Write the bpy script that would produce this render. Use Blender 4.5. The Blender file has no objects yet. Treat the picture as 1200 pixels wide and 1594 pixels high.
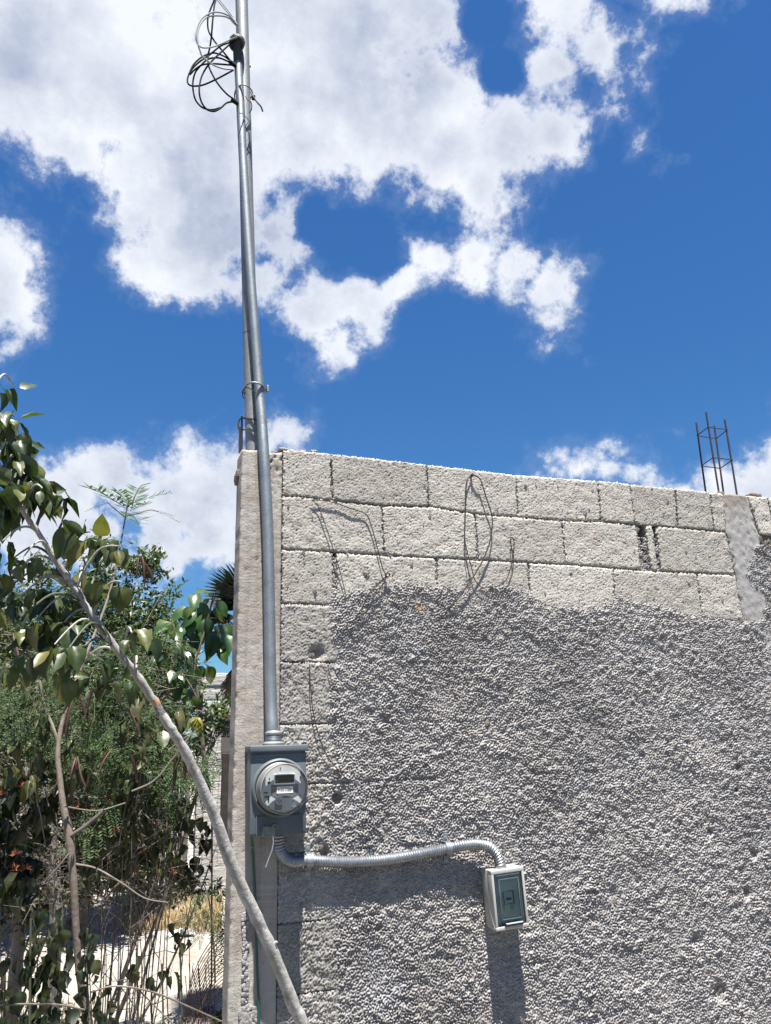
import bpy, math, random
import numpy as np
from mathutils import Vector, Matrix
rnd = random.Random(7)
sc = bpy.context.scene
COL = sc.collection

# ------------------------------------------------------------------ camera
FPX, CU, CV = 1239.28, 600.0, 797.0           # focal length and centre in photo pixels (1200 x 1594)
YAW, PITCH, ROLL = -0.3450, 0.2785, -0.0263
CAM = Vector((-0.5953, -2.7571, 1.5493))
def cam_axes():
    cy, sy, cp, sp = math.cos(YAW), math.sin(YAW), math.cos(PITCH), math.sin(PITCH)
    f = Vector((-sy*cp, cy*cp, sp)); r = Vector((cy, sy, 0)); u = r.cross(f)
    cr, sr = math.cos(ROLL), math.sin(ROLL)
    return cr*r+sr*u, -sr*r+cr*u, f
AR, AU, AF = cam_axes()
cam_d = bpy.data.cameras.new('camera'); cam = bpy.data.objects.new('camera', cam_d); COL.objects.link(cam)
cam_d.sensor_fit = 'VERTICAL'; cam_d.sensor_height = 36; cam_d.lens = 36*FPX/1594
cam_d.clip_start = 0.05; cam_d.clip_end = 2000
cam.matrix_world = Matrix(((AR.x, AU.x, -AF.x, CAM.x), (AR.y, AU.y, -AF.y, CAM.y), (AR.z, AU.z, -AF.z, CAM.z), (0, 0, 0, 1)))
sc.camera = cam
# ------------------------------------------------------------------ exposure, sun, sky
sc.view_settings.view_transform = 'Standard'; sc.view_settings.look = 'None'
sc.view_settings.gamma = 1; sc.view_settings.use_curve_mapping = False
sc.view_settings.exposure = 1.9
SUN_TRAVEL = Vector((0.12, 1.0, -3.55)).normalized()
SUN_EL = math.asin(-SUN_TRAVEL.z); SUN_AZ = math.atan2(-SUN_TRAVEL.x, -SUN_TRAVEL.y)
sun_d = bpy.data.lights.new('sun', 'SUN'); sun_d.energy = 5.0; sun_d.angle = math.radians(0.5); sun_d.color = (1, .96, .9)
sun = bpy.data.objects.new('sun', sun_d); COL.objects.link(sun)
sun.rotation_euler = SUN_TRAVEL.to_track_quat('-Z', 'Y').to_euler(); sun.location = (0, -3, 12)
SKY_STRENGTH = 0.05
CLOUD_WHITE = (5.0, 5.2, 5.6)
CLOUD_GREY = (1.95, 2.35, 3.25)

def px_tan(u, v): return ((u-CU)/FPX, (CV-v)/FPX)
def build_world():
    w = bpy.data.worlds.new('World'); sc.world = w; w.use_nodes = True
    nt = w.node_tree; N = nt.nodes; L = nt.links; N.clear()
    def math_(op, a, b=None, c=None, clamp=False):
        n = N.new('ShaderNodeMath'); n.operation = op; n.use_clamp = clamp
        for i, x in enumerate((a, b, c)):
            if x is None: continue
            if isinstance(x, (int, float)): n.inputs[i].default_value = x
            else: L.new(x, n.inputs[i])
        return n.outputs[0]
    def vm(op, a, b=None, out=0):
        n = N.new('ShaderNodeVectorMath'); n.operation = op
        for i, x in enumerate((a, b)):
            if x is None: continue
            if isinstance(x, (tuple, Vector)): n.inputs[i].default_value = x
            else: L.new(x, n.inputs[i])
        return n.outputs[out]
    def noise(vec, scale, detail, rough=.55, w4=0):
        n = N.new('ShaderNodeTexNoise'); n.noise_dimensions = '4D'; n.inputs['W'].default_value = w4
        n.inputs['Scale'].default_value = scale; n.inputs['Detail'].default_value = detail; n.inputs['Roughness'].default_value = rough
        L.new(vec, n.inputs['Vector']); return n
    def ramp(x, a, b):
        n = N.new('ShaderNodeMapRange'); n.interpolation_type = 'SMOOTHSTEP'
        L.new(x, n.inputs[0]); n.inputs[1].default_value = a; n.inputs[2].default_value = b; return n.outputs[0]
    def mixc(f, a, b, mode='MIX'):
        n = N.new('ShaderNodeMix'); n.data_type = 'RGBA'; n.blend_type = mode
        for i, x in ((0, f), (6, a), (7, b)):
            if isinstance(x, (int, float)): n.inputs[i].default_value = x
            elif isinstance(x, tuple): n.inputs[i].default_value = (*x, 1)
            else: L.new(x, n.inputs[i])
        return n.outputs[2]
    tc = N.new('ShaderNodeTexCoord'); d = tc.outputs['Generated']
    sky = N.new('ShaderNodeTexSky'); sky.sky_type = 'NISHITA'; sky.sun_disc = False
    sky.sun_elevation = SUN_EL; sky.sun_rotation = SUN_AZ; sky.air_density = 1.0; sky.dust_density = 0.4; sky.ozone_density = 3.0
    # gnomonic coordinates about a fixed direction in the sky
    df = vm('DOT_PRODUCT', d, AF, 1); dfc = math_('MAXIMUM', df, .05)
    x = math_('DIVIDE', vm('DOT_PRODUCT', d, AR, 1), dfc); y = math_('DIVIDE', vm('DOT_PRODUCT', d, AU, 1), dfc)
    cb = N.new('ShaderNodeCombineXYZ'); L.new(x, cb.inputs[0]); L.new(y, cb.inputs[1]); p0 = cb.outputs[0]
    # domain warp
    nw = noise(p0, 5.0, 6, .6, 1.3)
    wv = vm('SUBTRACT', nw.outputs['Color'], (.5, .5, .5))
    sca = N.new('ShaderNodeVectorMath'); sca.operation = 'SCALE'; L.new(wv, sca.inputs[0]); sca.inputs['Scale'].default_value = .055
    p = vm('ADD', p0, sca.outputs[0])
    fl = N.new('ShaderNodeVectorMath'); fl.operation = 'MULTIPLY'; L.new(p, fl.inputs[0]); fl.inputs[1].default_value = (1, 1, 0); p = fl.outputs[0]
    blobs = [(40,60,150),(170,110,160),(150,0,160),(330,120,190),(360,0,180),(520,60,170),(610,150,150),(640,40,105),(465,195,115),(250,250,130),(330,330,120),(120,235,80),
             (690,130,80),(700,230,100),(800,230,80),(870,205,62),(760,290,70),(905,195,40),(250,400,70),(330,430,62),(400,430,75),(430,500,62),(490,480,75),(530,540,62),(560,480,60),(455,560,55),(540,560,62),(590,530,40),
             (425,360,80),(470,590,12),(700,290,40),
             (690,395,42),(750,400,50),(800,420,42),(850,450,38),(862,495,30),(650,445,28),(610,440,30),
             (880,20,75),(860,95,52),(940,60,62),(1000,95,42),(960,160,45),(1000,215,28),(900,-40,80),(1010,130,34),
             (10,440,95),(40,500,62),(10,540,42),(20,390,55),(75,530,28),(75,450,22),
             (350,635,34),(400,635,44),(450,650,32),(485,645,18),(430,620,30),
             (110,765,75),(190,765,95),(270,770,95),(340,775,90),(140,830,75),(240,840,85),(330,830,75),(420,800,60),(40,850,60),
             (895,735,30),(930,735,25),(1010,760,52),(1060,770,60),(1120,760,52),(1190,770,75),(1250,740,80),(960,790,50),
             (1000,-160,180),(300,-200,220)]
    D = None
    for (u, v, r) in blobs:
        cx, cy = px_tan(u, v)
        dist = vm('DISTANCE', p, (cx, cy, 0), 1)
        b = math_('MULTIPLY_ADD', dist, -4.6, 4.6*r/FPX)
        if D is None: D = b
        else: D = math_('SMOOTH_MAX', D, b, .09)
    for (u, v, r) in [(535,388,36),(600,402,28),(490,345,24),(762,20,34),(785,110,24),(380,570,60),(290,560,60),(600,650,70),(670,510,50),(100,630,60)]:
        cx, cy = px_tan(u, v); dist = vm('DISTANCE', p, (cx, cy, 0), 1)
        D = math_('SUBTRACT', D, math_('MULTIPLY', math_('SUBTRACT', 1, ramp(dist, 0, r*2.0/FPX)), .40))
    # elsewhere in the sky: scattered cumulus of the same kind
    fz = N.new('ShaderNodeSeparateXYZ'); L.new(d, fz.inputs[0])
    zc = math_('MAXIMUM', math_('ADD', fz.outputs[2], .12), .05)
    dv = N.new('ShaderNodeVectorMath'); dv.operation = 'DIVIDE'; L.new(d, dv.inputs[0])
    c3 = N.new('ShaderNodeCombineXYZ'); L.new(zc, c3.inputs[0]); L.new(zc, c3.inputs[1]); c3.inputs[2].default_value = 1; L.new(c3.outputs[0], dv.inputs[1])
    gen = noise(dv.outputs[0], 1.3, 5, .5, 4.2)
    G = math_('MULTIPLY_ADD', gen.outputs['Fac'], 2.2, -1.33)
    ax = math_('MAXIMUM', math_('DIVIDE', math_('ABSOLUTE', x), .56), math_('DIVIDE', math_('ABSOLUTE', y), .74))
    front = ramp(df, .25, .45)
    inside = math_('MULTIPLY', math_('SUBTRACT', 1, ramp(ax, 1.0, 1.35)), front)
    mixf = N.new('ShaderNodeMix'); mixf.data_type = 'FLOAT'; L.new(inside, mixf.inputs[0]); L.new(G, mixf.inputs[2]); L.new(D, mixf.inputs[3])
    D = mixf.outputs[0]
    n1 = noise(d, 8.5, 12, .66, .7); n2 = noise(d, 34, 6, .6, 2.1)
    DD = math_('ADD', math_('MINIMUM', D, .30), math_('MULTIPLY_ADD', n1.outputs['Fac'], 1.4, -.68))
    DD = math_('ADD', DD, math_('MULTIPLY_ADD', n2.outputs['Fac'], .34, -.17))
    alpha = ramp(DD, -.02, .19)
    wisp = math_('MULTIPLY', ramp(DD, -.13, .12), .12)
    alpha = math_('MAXIMUM', alpha, wisp)
    n3 = noise(d, 6.5, 8, .58, 3.3)
    thick = math_('ADD', math_('MULTIPLY', ramp(math_('ADD', DD, math_('MULTIPLY', D, .6)), .2, .80), .50), math_('MULTIPLY_ADD', n3.outputs['Fac'], 2.6, -1.19), clamp=True)
    thick = math_('MULTIPLY', thick, ramp(DD, .04, .22))
    cc = mixc(thick, CLOUD_WHITE, CLOUD_GREY)
    hsv = N.new('ShaderNodeHueSaturation'); hsv.inputs['Saturation'].default_value = 1.12; hsv.inputs['Value'].default_value = 1.0
    L.new(sky.outputs[0], hsv.inputs['Color'])
    low = ramp(fz.outputs[2], .02, .75)
    tint = mixc(low, (.345, .54, .675), (.335, .60, .82))
    skyc = mixc(1.0, hsv.outputs[0], tint, 'MULTIPLY')
    final = mixc(alpha, skyc, cc)
    bg = N.new('ShaderNodeBackground'); L.new(final, bg.inputs[0]); bg.inputs[1].default_value = SKY_STRENGTH
    out = N.new('ShaderNodeOutputWorld'); L.new(bg.outputs[0], out.inputs[0])
    w.cycles.sampling_method = 'MANUAL'; w.cycles.sample_map_resolution = 512
build_world()

# ------------------------------------------------------------------ helpers
def pix(u, v, Y):
    """The point of the plane at depth Y that a pixel of the photo looks at."""
    d = AR*((u-CU)/FPX) - AU*((v-CV)/FPX) + AF
    return CAM + d*((Y-CAM.y)/d.y)
def scale_at(P):                              # photo pixels per metre at P
    return FPX/((P-CAM).dot(AF))
def tag(o, label=None, cat=None, group=None, kind=None):
    if label: o['label'] = label
    if cat: o['category'] = cat
    if group: o['group'] = group
    if kind: o['kind'] = kind
    return o
def empty(name, loc, label, cat, group=None):
    o = bpy.data.objects.new(name, None); COL.objects.link(o); o.location = loc; o.empty_display_size = .1
    return tag(o, label, cat, group)
def link_mesh(name, me, mat=None, parent=None, M=None):
    if mat and not me.materials: me.materials.append(mat)
    o = bpy.data.objects.new(name, me); COL.objects.link(o)
    W = M if M is not None else Matrix.Identity(4)
    if parent is not None:
        o.parent = parent
        pw = world_of(parent)
        o.matrix_local = pw.inverted() @ W
    else: o.matrix_local = W
    return o
def world_of(o):
    m = o.matrix_local.copy() if o.parent else o.matrix_basis.copy()
    while o.parent: o = o.parent; m = (o.matrix_local.copy() if o.parent else o.matrix_basis.copy()) @ m
    return m
def np_mesh(name, V, F, smooth=True):
    """V (n,3) array, F (m,4) quads array or list of mixed faces"""
    me = bpy.data.meshes.new(name)
    if isinstance(F, np.ndarray):
        k = F.shape[1]; me.vertices.add(len(V)); me.vertices.foreach_set('co', np.asarray(V, dtype=np.float32).ravel())
        me.loops.add(F.size); me.loops.foreach_set('vertex_index', F.astype(np.int32).ravel())
        me.polygons.add(len(F)); me.polygons.foreach_set('loop_start', np.arange(0, F.size, k, dtype=np.int32))
        me.update(calc_edges=True)
    else:
        me.from_pydata([tuple(v) for v in V], [], F)
    me.polygons.foreach_set('use_smooth', np.full(len(me.polygons), smooth)); me.update()
    return me
class MB:
    def __init__(s): s.v = []; s.f = []
    def add(s, V, F):
        n = len(s.v); s.v += [Vector(x) for x in V]; s.f += [[i+n for i in f] for f in F]; return s
    def box(s, c, h, M=None, bev=0.0):
        """c centre, h half sizes; bevelled edges when bev>0"""
        import bmesh
        bm = bmesh.new(); bmesh.ops.create_cube(bm, size=2)
        for v in bm.verts: v.co = Vector((v.co.x*h[0], v.co.y*h[1], v.co.z*h[2]))
        if bev: bmesh.ops.bevel(bm, geom=bm.edges[:], offset=bev, segments=3, affect='EDGES', profile=.5)
        bm.verts.index_update(); c = Vector(c)
        V = [v.co + c for v in bm.verts]
        if M is not None: V = [M @ v for v in V]
        s.add(V, [[v.index for v in f.verts] for f in bm.faces]); bm.free(); return s
    def tube(s, pts, rad, seg=8, cap=True, squash=1.0):
        pts = [Vector(p) for p in pts]; n = len(pts)
        if isinstance(rad, (int, float)): rad = [rad]*n
        t0 = (pts[1]-pts[0]).normalized(); a = Vector((0, 0, 1)) if abs(t0.z) < .9 else Vector((1, 0, 0))
        nrm = (a - t0*a.dot(t0)).normalized(); V = []; F = []
        for i, p in enumerate(pts):
            t = (pts[min(i+1, n-1)]-pts[max(i-1, 0)])
            t = t.normalized() if t.length > 1e-9 else t0
            nrm = (nrm - t*nrm.dot(t)); nrm = nrm.normalized() if nrm.length > 1e-6 else t.orthogonal().normalized()
            b = t.cross(nrm)
            for k in range(seg):
                an = 2*math.pi*k/seg; V.append(p + (nrm*math.cos(an)*squash + b*math.sin(an))*rad[i])
        for i in range(n-1):
            for k in range(seg):
                k2 = (k+1) % seg; F.append([i*seg+k, i*seg+k2, (i+1)*seg+k2, (i+1)*seg+k])
        if cap: F.append(list(range(seg))[::-1]); F.append([(n-1)*seg+k for k in range(seg)])
        return s.add(V, F)
    def lathe(s, prof, M, seg=40, cap=True):
        """prof: list of (radius, height) about local Z, placed by M"""
        V = []; F = []
        for (r, h) in prof:
            for k in range(seg):
                a = 2*math.pi*k/seg; V.append(M @ Vector((r*math.cos(a), r*math.sin(a), h)))
        for i in range(len(prof)-1):
            for k in range(seg):
                k2 = (k+1) % seg; F.append([i*seg+k, i*seg+k2, (i+1)*seg+k2, (i+1)*seg+k])
        if cap and prof[0][0] > 1e-5: F.append(list(range(seg))[::-1])
        if cap and prof[-1][0] > 1e-5: F.append([(len(prof)-1)*seg+k for k in range(seg)])
        return s.add(V, F)
    def build(s, name, mat, parent=None, smooth=False, M=None):
        me = bpy.data.meshes.new(name); me.from_pydata([tuple(v) for v in s.v], [], s.f)
        me.polygons.foreach_set('use_smooth', np.full(len(me.polygons), smooth))
        if smooth:
            try: me.set_sharp_from_angle(angle=math.radians(38))
            except Exception: pass
        me.update(); return link_mesh(name, me, mat, parent, M)
def spline(pts, n=8):
    """Catmull-Rom through pts (tuples of any length)"""
    P = [np.array(p, float) for p in pts]; P = [2*P[0]-P[1]]+P+[2*P[-1]-P[-2]]; out = []
    for i in range(1, len(P)-2):
        for k in range(n):
            t = k/n; a, b, c, d = P[i-1], P[i], P[i+1], P[i+2]
            out.append(.5*((2*b)+(-a+c)*t+(2*a-5*b+4*c-d)*t*t+(-a+3*b-3*c+d)*t**3))
    out.append(P[-2]); return out
def vis_tube(mb, pl, rpx=None, r=None, seg=8, n=6, cap=True):
    """pl: (u, v, Y) or (u, v, Y, radius in photo px) waypoints"""
    sp = spline(pl, n); P = [pix(q[0], q[1], q[2]) for q in sp]
    if r is not None: R = [r]*len(P)
    elif rpx is not None: R = [rpx/scale_at(p) for p in P]
    else: R = [q[3]/scale_at(p) for p, q in zip(P, sp)]
    mb.tube(P, R, seg, cap); return P, R

# ------------------------------------------------------------------ materials
def mat(name, color=(.5, .5, .5), rough=.7, metal=0.0, var=None, bump=None, spec=.5, trans=None, extra=None, coat=0):
    """var: list of (scale, detail, colour, low, high[, stretch]) noise layers mixed in; bump: (scale, strength, detail[, stretch])"""
    k = .56 if metal > .6 else .50          # measured sunlit tones brought down to real albedos
    color = tuple(c*k for c in color); var = [(la[0], la[1], tuple(c*k for c in la[2]), *la[3:]) for la in (var or [])]
    m = bpy.data.materials.new(name); m.use_nodes = True; nt = m.node_tree; N = nt.nodes; L = nt.links; N.clear()
    out = N.new('ShaderNodeOutputMaterial'); b = N.new('ShaderNodeBsdfPrincipled')
    b.inputs['Roughness'].default_value = rough; b.inputs['Metallic'].default_value = metal
    b.inputs['Specular IOR Level'].default_value = spec; b.inputs['Coat Weight'].default_value = coat
    tc = N.new('ShaderNodeTexCoord'); vec = tc.outputs['Object']
    def stretched(s):
        mp = N.new('ShaderNodeMapping'); mp.inputs['Scale'].default_value = s; L.new(vec, mp.inputs[0]); return mp.outputs[0]
    cur = None
    for i, la in enumerate(var or []):
        n = N.new('ShaderNodeTexNoise'); n.noise_dimensions = '4D'; n.inputs['W'].default_value = i*3.7
        n.inputs['Scale'].default_value = la[0]; n.inputs['Detail'].default_value = la[1]; n.inputs['Roughness'].default_value = .6
        L.new(stretched(la[5]) if len(la) > 5 else vec, n.inputs['Vector'])
        mr = N.new('ShaderNodeMapRange'); mr.inputs[1].default_value = la[3]; mr.inputs[2].default_value = la[4]; L.new(n.outputs['Fac'], mr.inputs[0])
        mx = N.new('ShaderNodeMix'); mx.data_type = 'RGBA'; L.new(mr.outputs[0], mx.inputs[0])
        if cur is None: mx.inputs[6].default_value = (*color, 1)
        else: L.new(cur, mx.inputs[6])
        mx.inputs[7].default_value = (*la[2], 1); cur = mx.outputs[2]
    if extra: cur = extra(nt, cur, vec, b)
    if cur is None: b.inputs['Base Color'].default_value = (*color, 1)
    else: L.new(cur, b.inputs['Base Color'])
    if bump:
        last = None
        for bp in (bump if isinstance(bump, list) else [bump]):
            n = N.new('ShaderNodeTexNoise'); n.inputs['Scale'].default_value = bp[0]; n.inputs['Detail'].default_value = bp[2]
            n.inputs['Roughness'].default_value = .65
            L.new(stretched(bp[3]) if len(bp) > 3 else vec, n.inputs['Vector'])
            bn = N.new('ShaderNodeBump'); bn.inputs['Strength'].default_value = 1; bn.inputs['Distance'].default_value = bp[1]
            L.new(n.outputs['Fac'], bn.inputs['Height'])
            if last: L.new(last, bn.inputs['Normal'])
            last = bn.outputs[0]
        L.new(last, b.inputs['Normal'])
    sh = b.outputs[0]
    if trans:
        t = N.new('ShaderNodeBsdfTranslucent'); mx = N.new('ShaderNodeMixShader'); mx.inputs[0].default_value = trans
        if cur is not None:
            g = N.new('ShaderNodeMix'); g.data_type = 'RGBA'; g.blend_type = 'MULTIPLY'; g.inputs[0].default_value = 1
            L.new(cur, g.inputs[6]); g.inputs[7].default_value = (1.7, 1.8, .6, 1); L.new(g.outputs[2], t.inputs[0])
        else: t.inputs[0].default_value = (color[0]*1.7, color[1]*1.8, color[2]*.6, 1)
        L.new(sh, mx.inputs[1]); L.new(t.outputs[0], mx.inputs[2]); sh = mx.outputs[0]
    L.new(sh, out.inputs[0]); return m
def objrand(colors):
    """per-object random colour from a list"""
    def f(nt, cur, vec, b):
        N, L = nt.nodes, nt.links
        oi = N.new('ShaderNodeObjectInfo'); cr = N.new('ShaderNodeValToRGB'); cr.color_ramp.interpolation = 'LINEAR'
        e = cr.color_ramp.elements; e[0].color = (*colors[0], 1); e[1].color = (*colors[-1], 1)
        for i, c in enumerate(colors[1:-1]): x = e.new((i+1)/(len(colors)-1)); x.color = (*c, 1)
        L.new(oi.outputs['Random'], cr.inputs[0])
        if cur is None: return cr.outputs[0]
        mx = N.new('ShaderNodeMix'); mx.data_type = 'RGBA'; mx.blend_type = 'MULTIPLY'; mx.inputs[0].default_value = 1
        L.new(cr.outputs[0], mx.inputs[6]); L.new(cur, mx.inputs[7]); return mx.outputs[2]
    return f
def facerand(colors, jitter=.0):
    """random colour per leaf island (joined foliage)"""
    def f(nt, cur, vec, b):
        N, L = nt.nodes, nt.links
        g = N.new('ShaderNodeNewGeometry'); cr = N.new('ShaderNodeValToRGB'); colors_ = [tuple(c*.74 for c in q) for q in colors]
        e = cr.color_ramp.elements; e[0].color = (*colors_[0], 1); e[1].color = (*colors_[-1], 1)
        for i, c in enumerate(colors_[1:-1]): x = e.new((i+1)/(len(colors)-1)); x.color = (*c, 1)
        L.new(g.outputs['Random Per Island'], cr.inputs[0]); return cr.outputs[0]
    return f
MT = {}
def block_extra(nt, cur, vec, b):
    N, L = nt.nodes, nt.links                      # each block its own tone of cement
    oi = N.new('ShaderNodeObjectInfo'); mr = N.new('ShaderNodeMapRange'); mr.inputs[3].default_value = .82; mr.inputs[4].default_value = 1.08
    L.new(oi.outputs['Random'], mr.inputs[0]); mx = N.new('ShaderNodeMix'); mx.data_type = 'RGBA'; mx.blend_type = 'MULTIPLY'; mx.inputs[0].default_value = 1
    L.new(cur, mx.inputs[6]); L.new(mr.outputs[0], mx.inputs[7]); return mx.outputs[2]
MT['block'] = mat('pale_concrete_block', (.61, .57, .51), .95, var=[(3.5, 4, (.50, .455, .40), .45, .8), (120, 3, (.74, .71, .65), .45, .75), (150, 2, (.20, .175, .15), .60, .70), (5, 5, (.50, .40, .33), .60, .8)],
                  bump=(330, .0012, 4), spec=.15, extra=block_extra)
MT['render'] = mat('rough_cement_render', (.49, .46, .44), .95, var=[(.9, 5, (.33, .30, .275), .5, .66), (2.2, 4, (.31, .295, .29), .4, .75), (75, 3, (.60, .58, .575), .5, .8), (110, 3, (.2, .19, .19), .58, .78), (3.1, 3, (.5, .5, .53), .58, .8)],
                   bump=(330, .0012, 3), spec=.15)
MT['strip'] = mat('thinly_coated_block', (.48, .45, .41), .95, var=[(3.5, 4, (.38, .355, .325), .45, .7), (110, 3, (.60, .575, .54), .45, .75), (150, 2, (.20, .175, .15), .60, .70), (7, 5, (.40, .37, .35), .5, .7)], bump=(330, .0012, 4), spec=.15, extra=block_extra)
MT['mortar'] = mat('dark_mortar', (.34, .30, .26), .95, var=[(40, 4, (.22, .19, .16), .45, .7)], bump=(120, .004, 4), spec=.1)
MT['column'] = mat('board_marked_concrete', (.46, .415, .37), .9, var=[(3.5, 5, (.56, .525, .48), .42, .64), (1, 5, (.34, .30, .265), .5, .72, (60, 60, 3)), (1, 4, (.57, .54, .50), .5, .75, (5, 5, 90)), (6, 5, (.35, .285, .24), .55, .75), (110, 3, (.15, .12, .1), .64, .74)],
                   bump=[(1, .0007, 4, (6, 6, 70)), (120, .0016, 5), (30, .0020, 4)], spec=.15)
MT['column_grey'] = mat('grey_cast_concrete', (.42, .41, .40), .9, var=[(9, 5, (.34, .32, .30), .45, .75), (4, 4, (.5, .49, .48), .5, .75)], bump=[(45, .006, 4), (200, .001, 3)], spec=.15)
MT['galv'] = mat('galvanised_steel', (.36, .40, .43), .52, .75, var=[(14, 5, (.25, .28, .305), .4, .7), (120, 3, (.48, .51, .53), .5, .8), (6, 4, (.42, .44, .45), .5, .7, (1, 1, .25))], bump=(60, .0004, 3))
MT['galv_dull'] = mat('dull_galvanised_steel', (.36, .38, .39), .6, .5, var=[(30, 5, (.24, .26, .27), .4, .65, (1, 1, .3)), (150, 3, (.46, .48, .48), .5, .8), (5, 4, (.40, .40, .38), .5, .75, (1, 1, .3))], bump=(90, .0005, 3))
MT['flex'] = mat('flexible_steel_conduit', (.44, .47, .50), .48, .8, var=[(50, 3, (.30, .33, .36), .4, .7)])
MT['paint'] = mat('slate_grey_enamel', (.155, .19, .21), .5, 0, var=[(12, 4, (.12, .15, .17), .4, .7), (60, 6, (.30, .30, .28), .60, .80), (4, 5, (.20, .225, .235), .5, .75, (1, 1, .3)), (220, 2, (.30, .29, .26), .70, .76)], bump=(160, .0003, 3), spec=.25)
MT['white_plastic'] = mat('off_white_plastic', (.60, .59, .55), .38, var=[(8, 4, (.52, .50, .46), .45, .8)], spec=.4)
MT['inner'] = mat('light_grey_plastic', (.78, .82, .80), .5)
MT['black'] = mat('black_cable_sheath', (.008, .009, .012), .8, spec=.12)
MT['dark'] = mat('dark_plastic', (.015, .02, .022), .3)
MT['white_wire'] = mat('pale_grey_cable_sheath', (.42, .45, .45), .7, spec=.2)
MT['green_wire'] = mat('green_cable_sheath', (.01, .10, .07), .45)
MT['rust'] = mat('rusted_wire', (.032, .024, .022), .8, .1, var=[(60, 3, (.08, .045, .03), .5, .75)])
MT['rebar'] = mat('dark_reinforcing_steel', (.035, .025, .035), .8, .1, var=[(50, 3, (.12, .06, .04), .5, .75)])
MT['rusty_pale'] = mat('weathered_fence_wire', (.22, .19, .17), .7, .3)
MT['rusty_orange'] = mat('rusty_mesh_wire', (.17, .095, .065), .8, .1)
MT['face'] = mat('meter_face_plate', (.80, .81, .80), .5, 0.0, var=[(30, 3, (.66, .67, .67), .4, .7)])
MT['label_grey'] = mat('grey_printed_panel', (.16, .19, .21), .5)
MT['white_print'] = mat('white_sticker', (1.5, 1.5, 1.48), .5)
MT['lcd'] = mat('dark_display', (.012, .018, .016), .6, spec=.15)
MT['meter_ring'] = mat('meter_body_plastic', (.42, .41, .395), .35, .3, var=[(10, 3, (.2, .195, .19), .4, .7, (1, 1, .2))])
MT['seal'] = mat('cloudy_green_plastic', (.33, .40, .33), .35, trans=.25, var=[(80, 3, (.22, .27, .22), .4, .6)])
MT['bark'] = None
def glassy(name, tint, refl=.9, rough=.03):
    m = bpy.data.materials.new(name); m.use_nodes = True; nt = m.node_tree; N = nt.nodes; L = nt.links; N.clear()
    out = N.new('ShaderNodeOutputMaterial'); t = N.new('ShaderNodeBsdfTransparent'); t.inputs[0].default_value = (*tint, 1)
    g = N.new('ShaderNodeBsdfGlossy'); g.inputs['Roughness'].default_value = rough; g.inputs[0].default_value = (refl, refl, refl, 1)
    fr = N.new('ShaderNodeFresnel'); fr.inputs[0].default_value = 1.3; mx = N.new('ShaderNodeMixShader')
    L.new(fr.outputs[0], mx.inputs[0]); L.new(t.outputs[0], mx.inputs[1]); L.new(g.outputs[0], mx.inputs[2]); L.new(mx.outputs[0], out.inputs[0]); return m
MT['smoked'] = glassy('smoked_polycarbonate', (.83, .89, .88), .9, .06)
MT['glass'] = glassy('clear_glass', (.93, .94, .94), 1, .03)

# ------------------------------------------------------------------ random relief fields over the wall (X, Z)
DX = .0022; FX0, FX1, FZ0, FZ1 = -.25, 3.0, .3, 2.8
FNX, FNZ = int((FX1-FX0)/DX), int((FZ1-FZ0)/DX)
_kz = np.fft.fftfreq(FNZ, DX)[:, None]; _kx = np.fft.rfftfreq(FNX, DX)[None, :]; _K = np.sqrt(_kz**2+_kx**2)
def band(wl, width, seed, sx=1.0, sz=1.0):
    r = np.random.RandomState(seed).randn(FNZ, FNX)
    K = np.sqrt((_kz*sz)**2+(_kx*sx)**2); k0 = 1/wl
    f = np.fft.irfft2(np.fft.rfft2(r)*np.exp(-((K-k0)/(k0*width))**2), s=(FNZ, FNX)); return (f/f.std()).astype(np.float32)
def lowpass(a, s):
    return np.fft.irfft2(np.fft.rfft2(a)*np.exp(-2*(np.pi*_K*s)**2), s=(FNZ, FNX))
def sample(A, X, Z):
    X = np.where(X > FX1-.02, 2*(FX1-.02)-X, X); Z = np.where(Z < FZ0+.02, 2*(FZ0+.02)-Z, Z)
    x = np.clip((X-FX0)/DX, 0, FNX-2.001); z = np.clip((Z-FZ0)/DX, 0, FNZ-2.001)
    i = x.astype(int); j = z.astype(int); fx = x-i; fz = z-j
    return (A[j, i]*(1-fx)+A[j, i+1]*fx)*(1-fz)+(A[j+1, i]*(1-fx)+A[j+1, i+1]*fx)*fz
n14 = band(.0083, .42, 1, 1.0, 1.2); n9 = band(.0066, .3, 2); n40 = band(.05, .6, 3); n150 = band(.2, .6, 4); n25 = band(.024, .4, 5)
# plaster: clumps of thrown mortar with deep cavities between them
relief = .0026*np.clip(n14, -2.6, 1.4) + .0010*n9 + .0010*n25 + .0010*n40 + .0014*n150
relief = relief*(1+.14*np.clip(lowpass(n150, .02), -1.8, 1.8)) - .006*np.clip(n25-2.0, 0, .7)
blk9 = band(.0088, .4, 11); blk5 = band(.0065, .3, 12); blk60 = band(.08, .6, 13); blk20 = band(.022, .5, 14)
brough = .00045*blk9 + .0004*blk5 + .0002*blk20 + .0005*blk60
pitn = band(.016, .4, 15); pit2 = band(.0075, .35, 16, 1.0, 1.2); brough = brough - .0035*np.clip(pitn-1.75, 0, 1) - .0042*np.clip(pit2-.75, 0, .9)
brough = brough.astype(np.float32)
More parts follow.
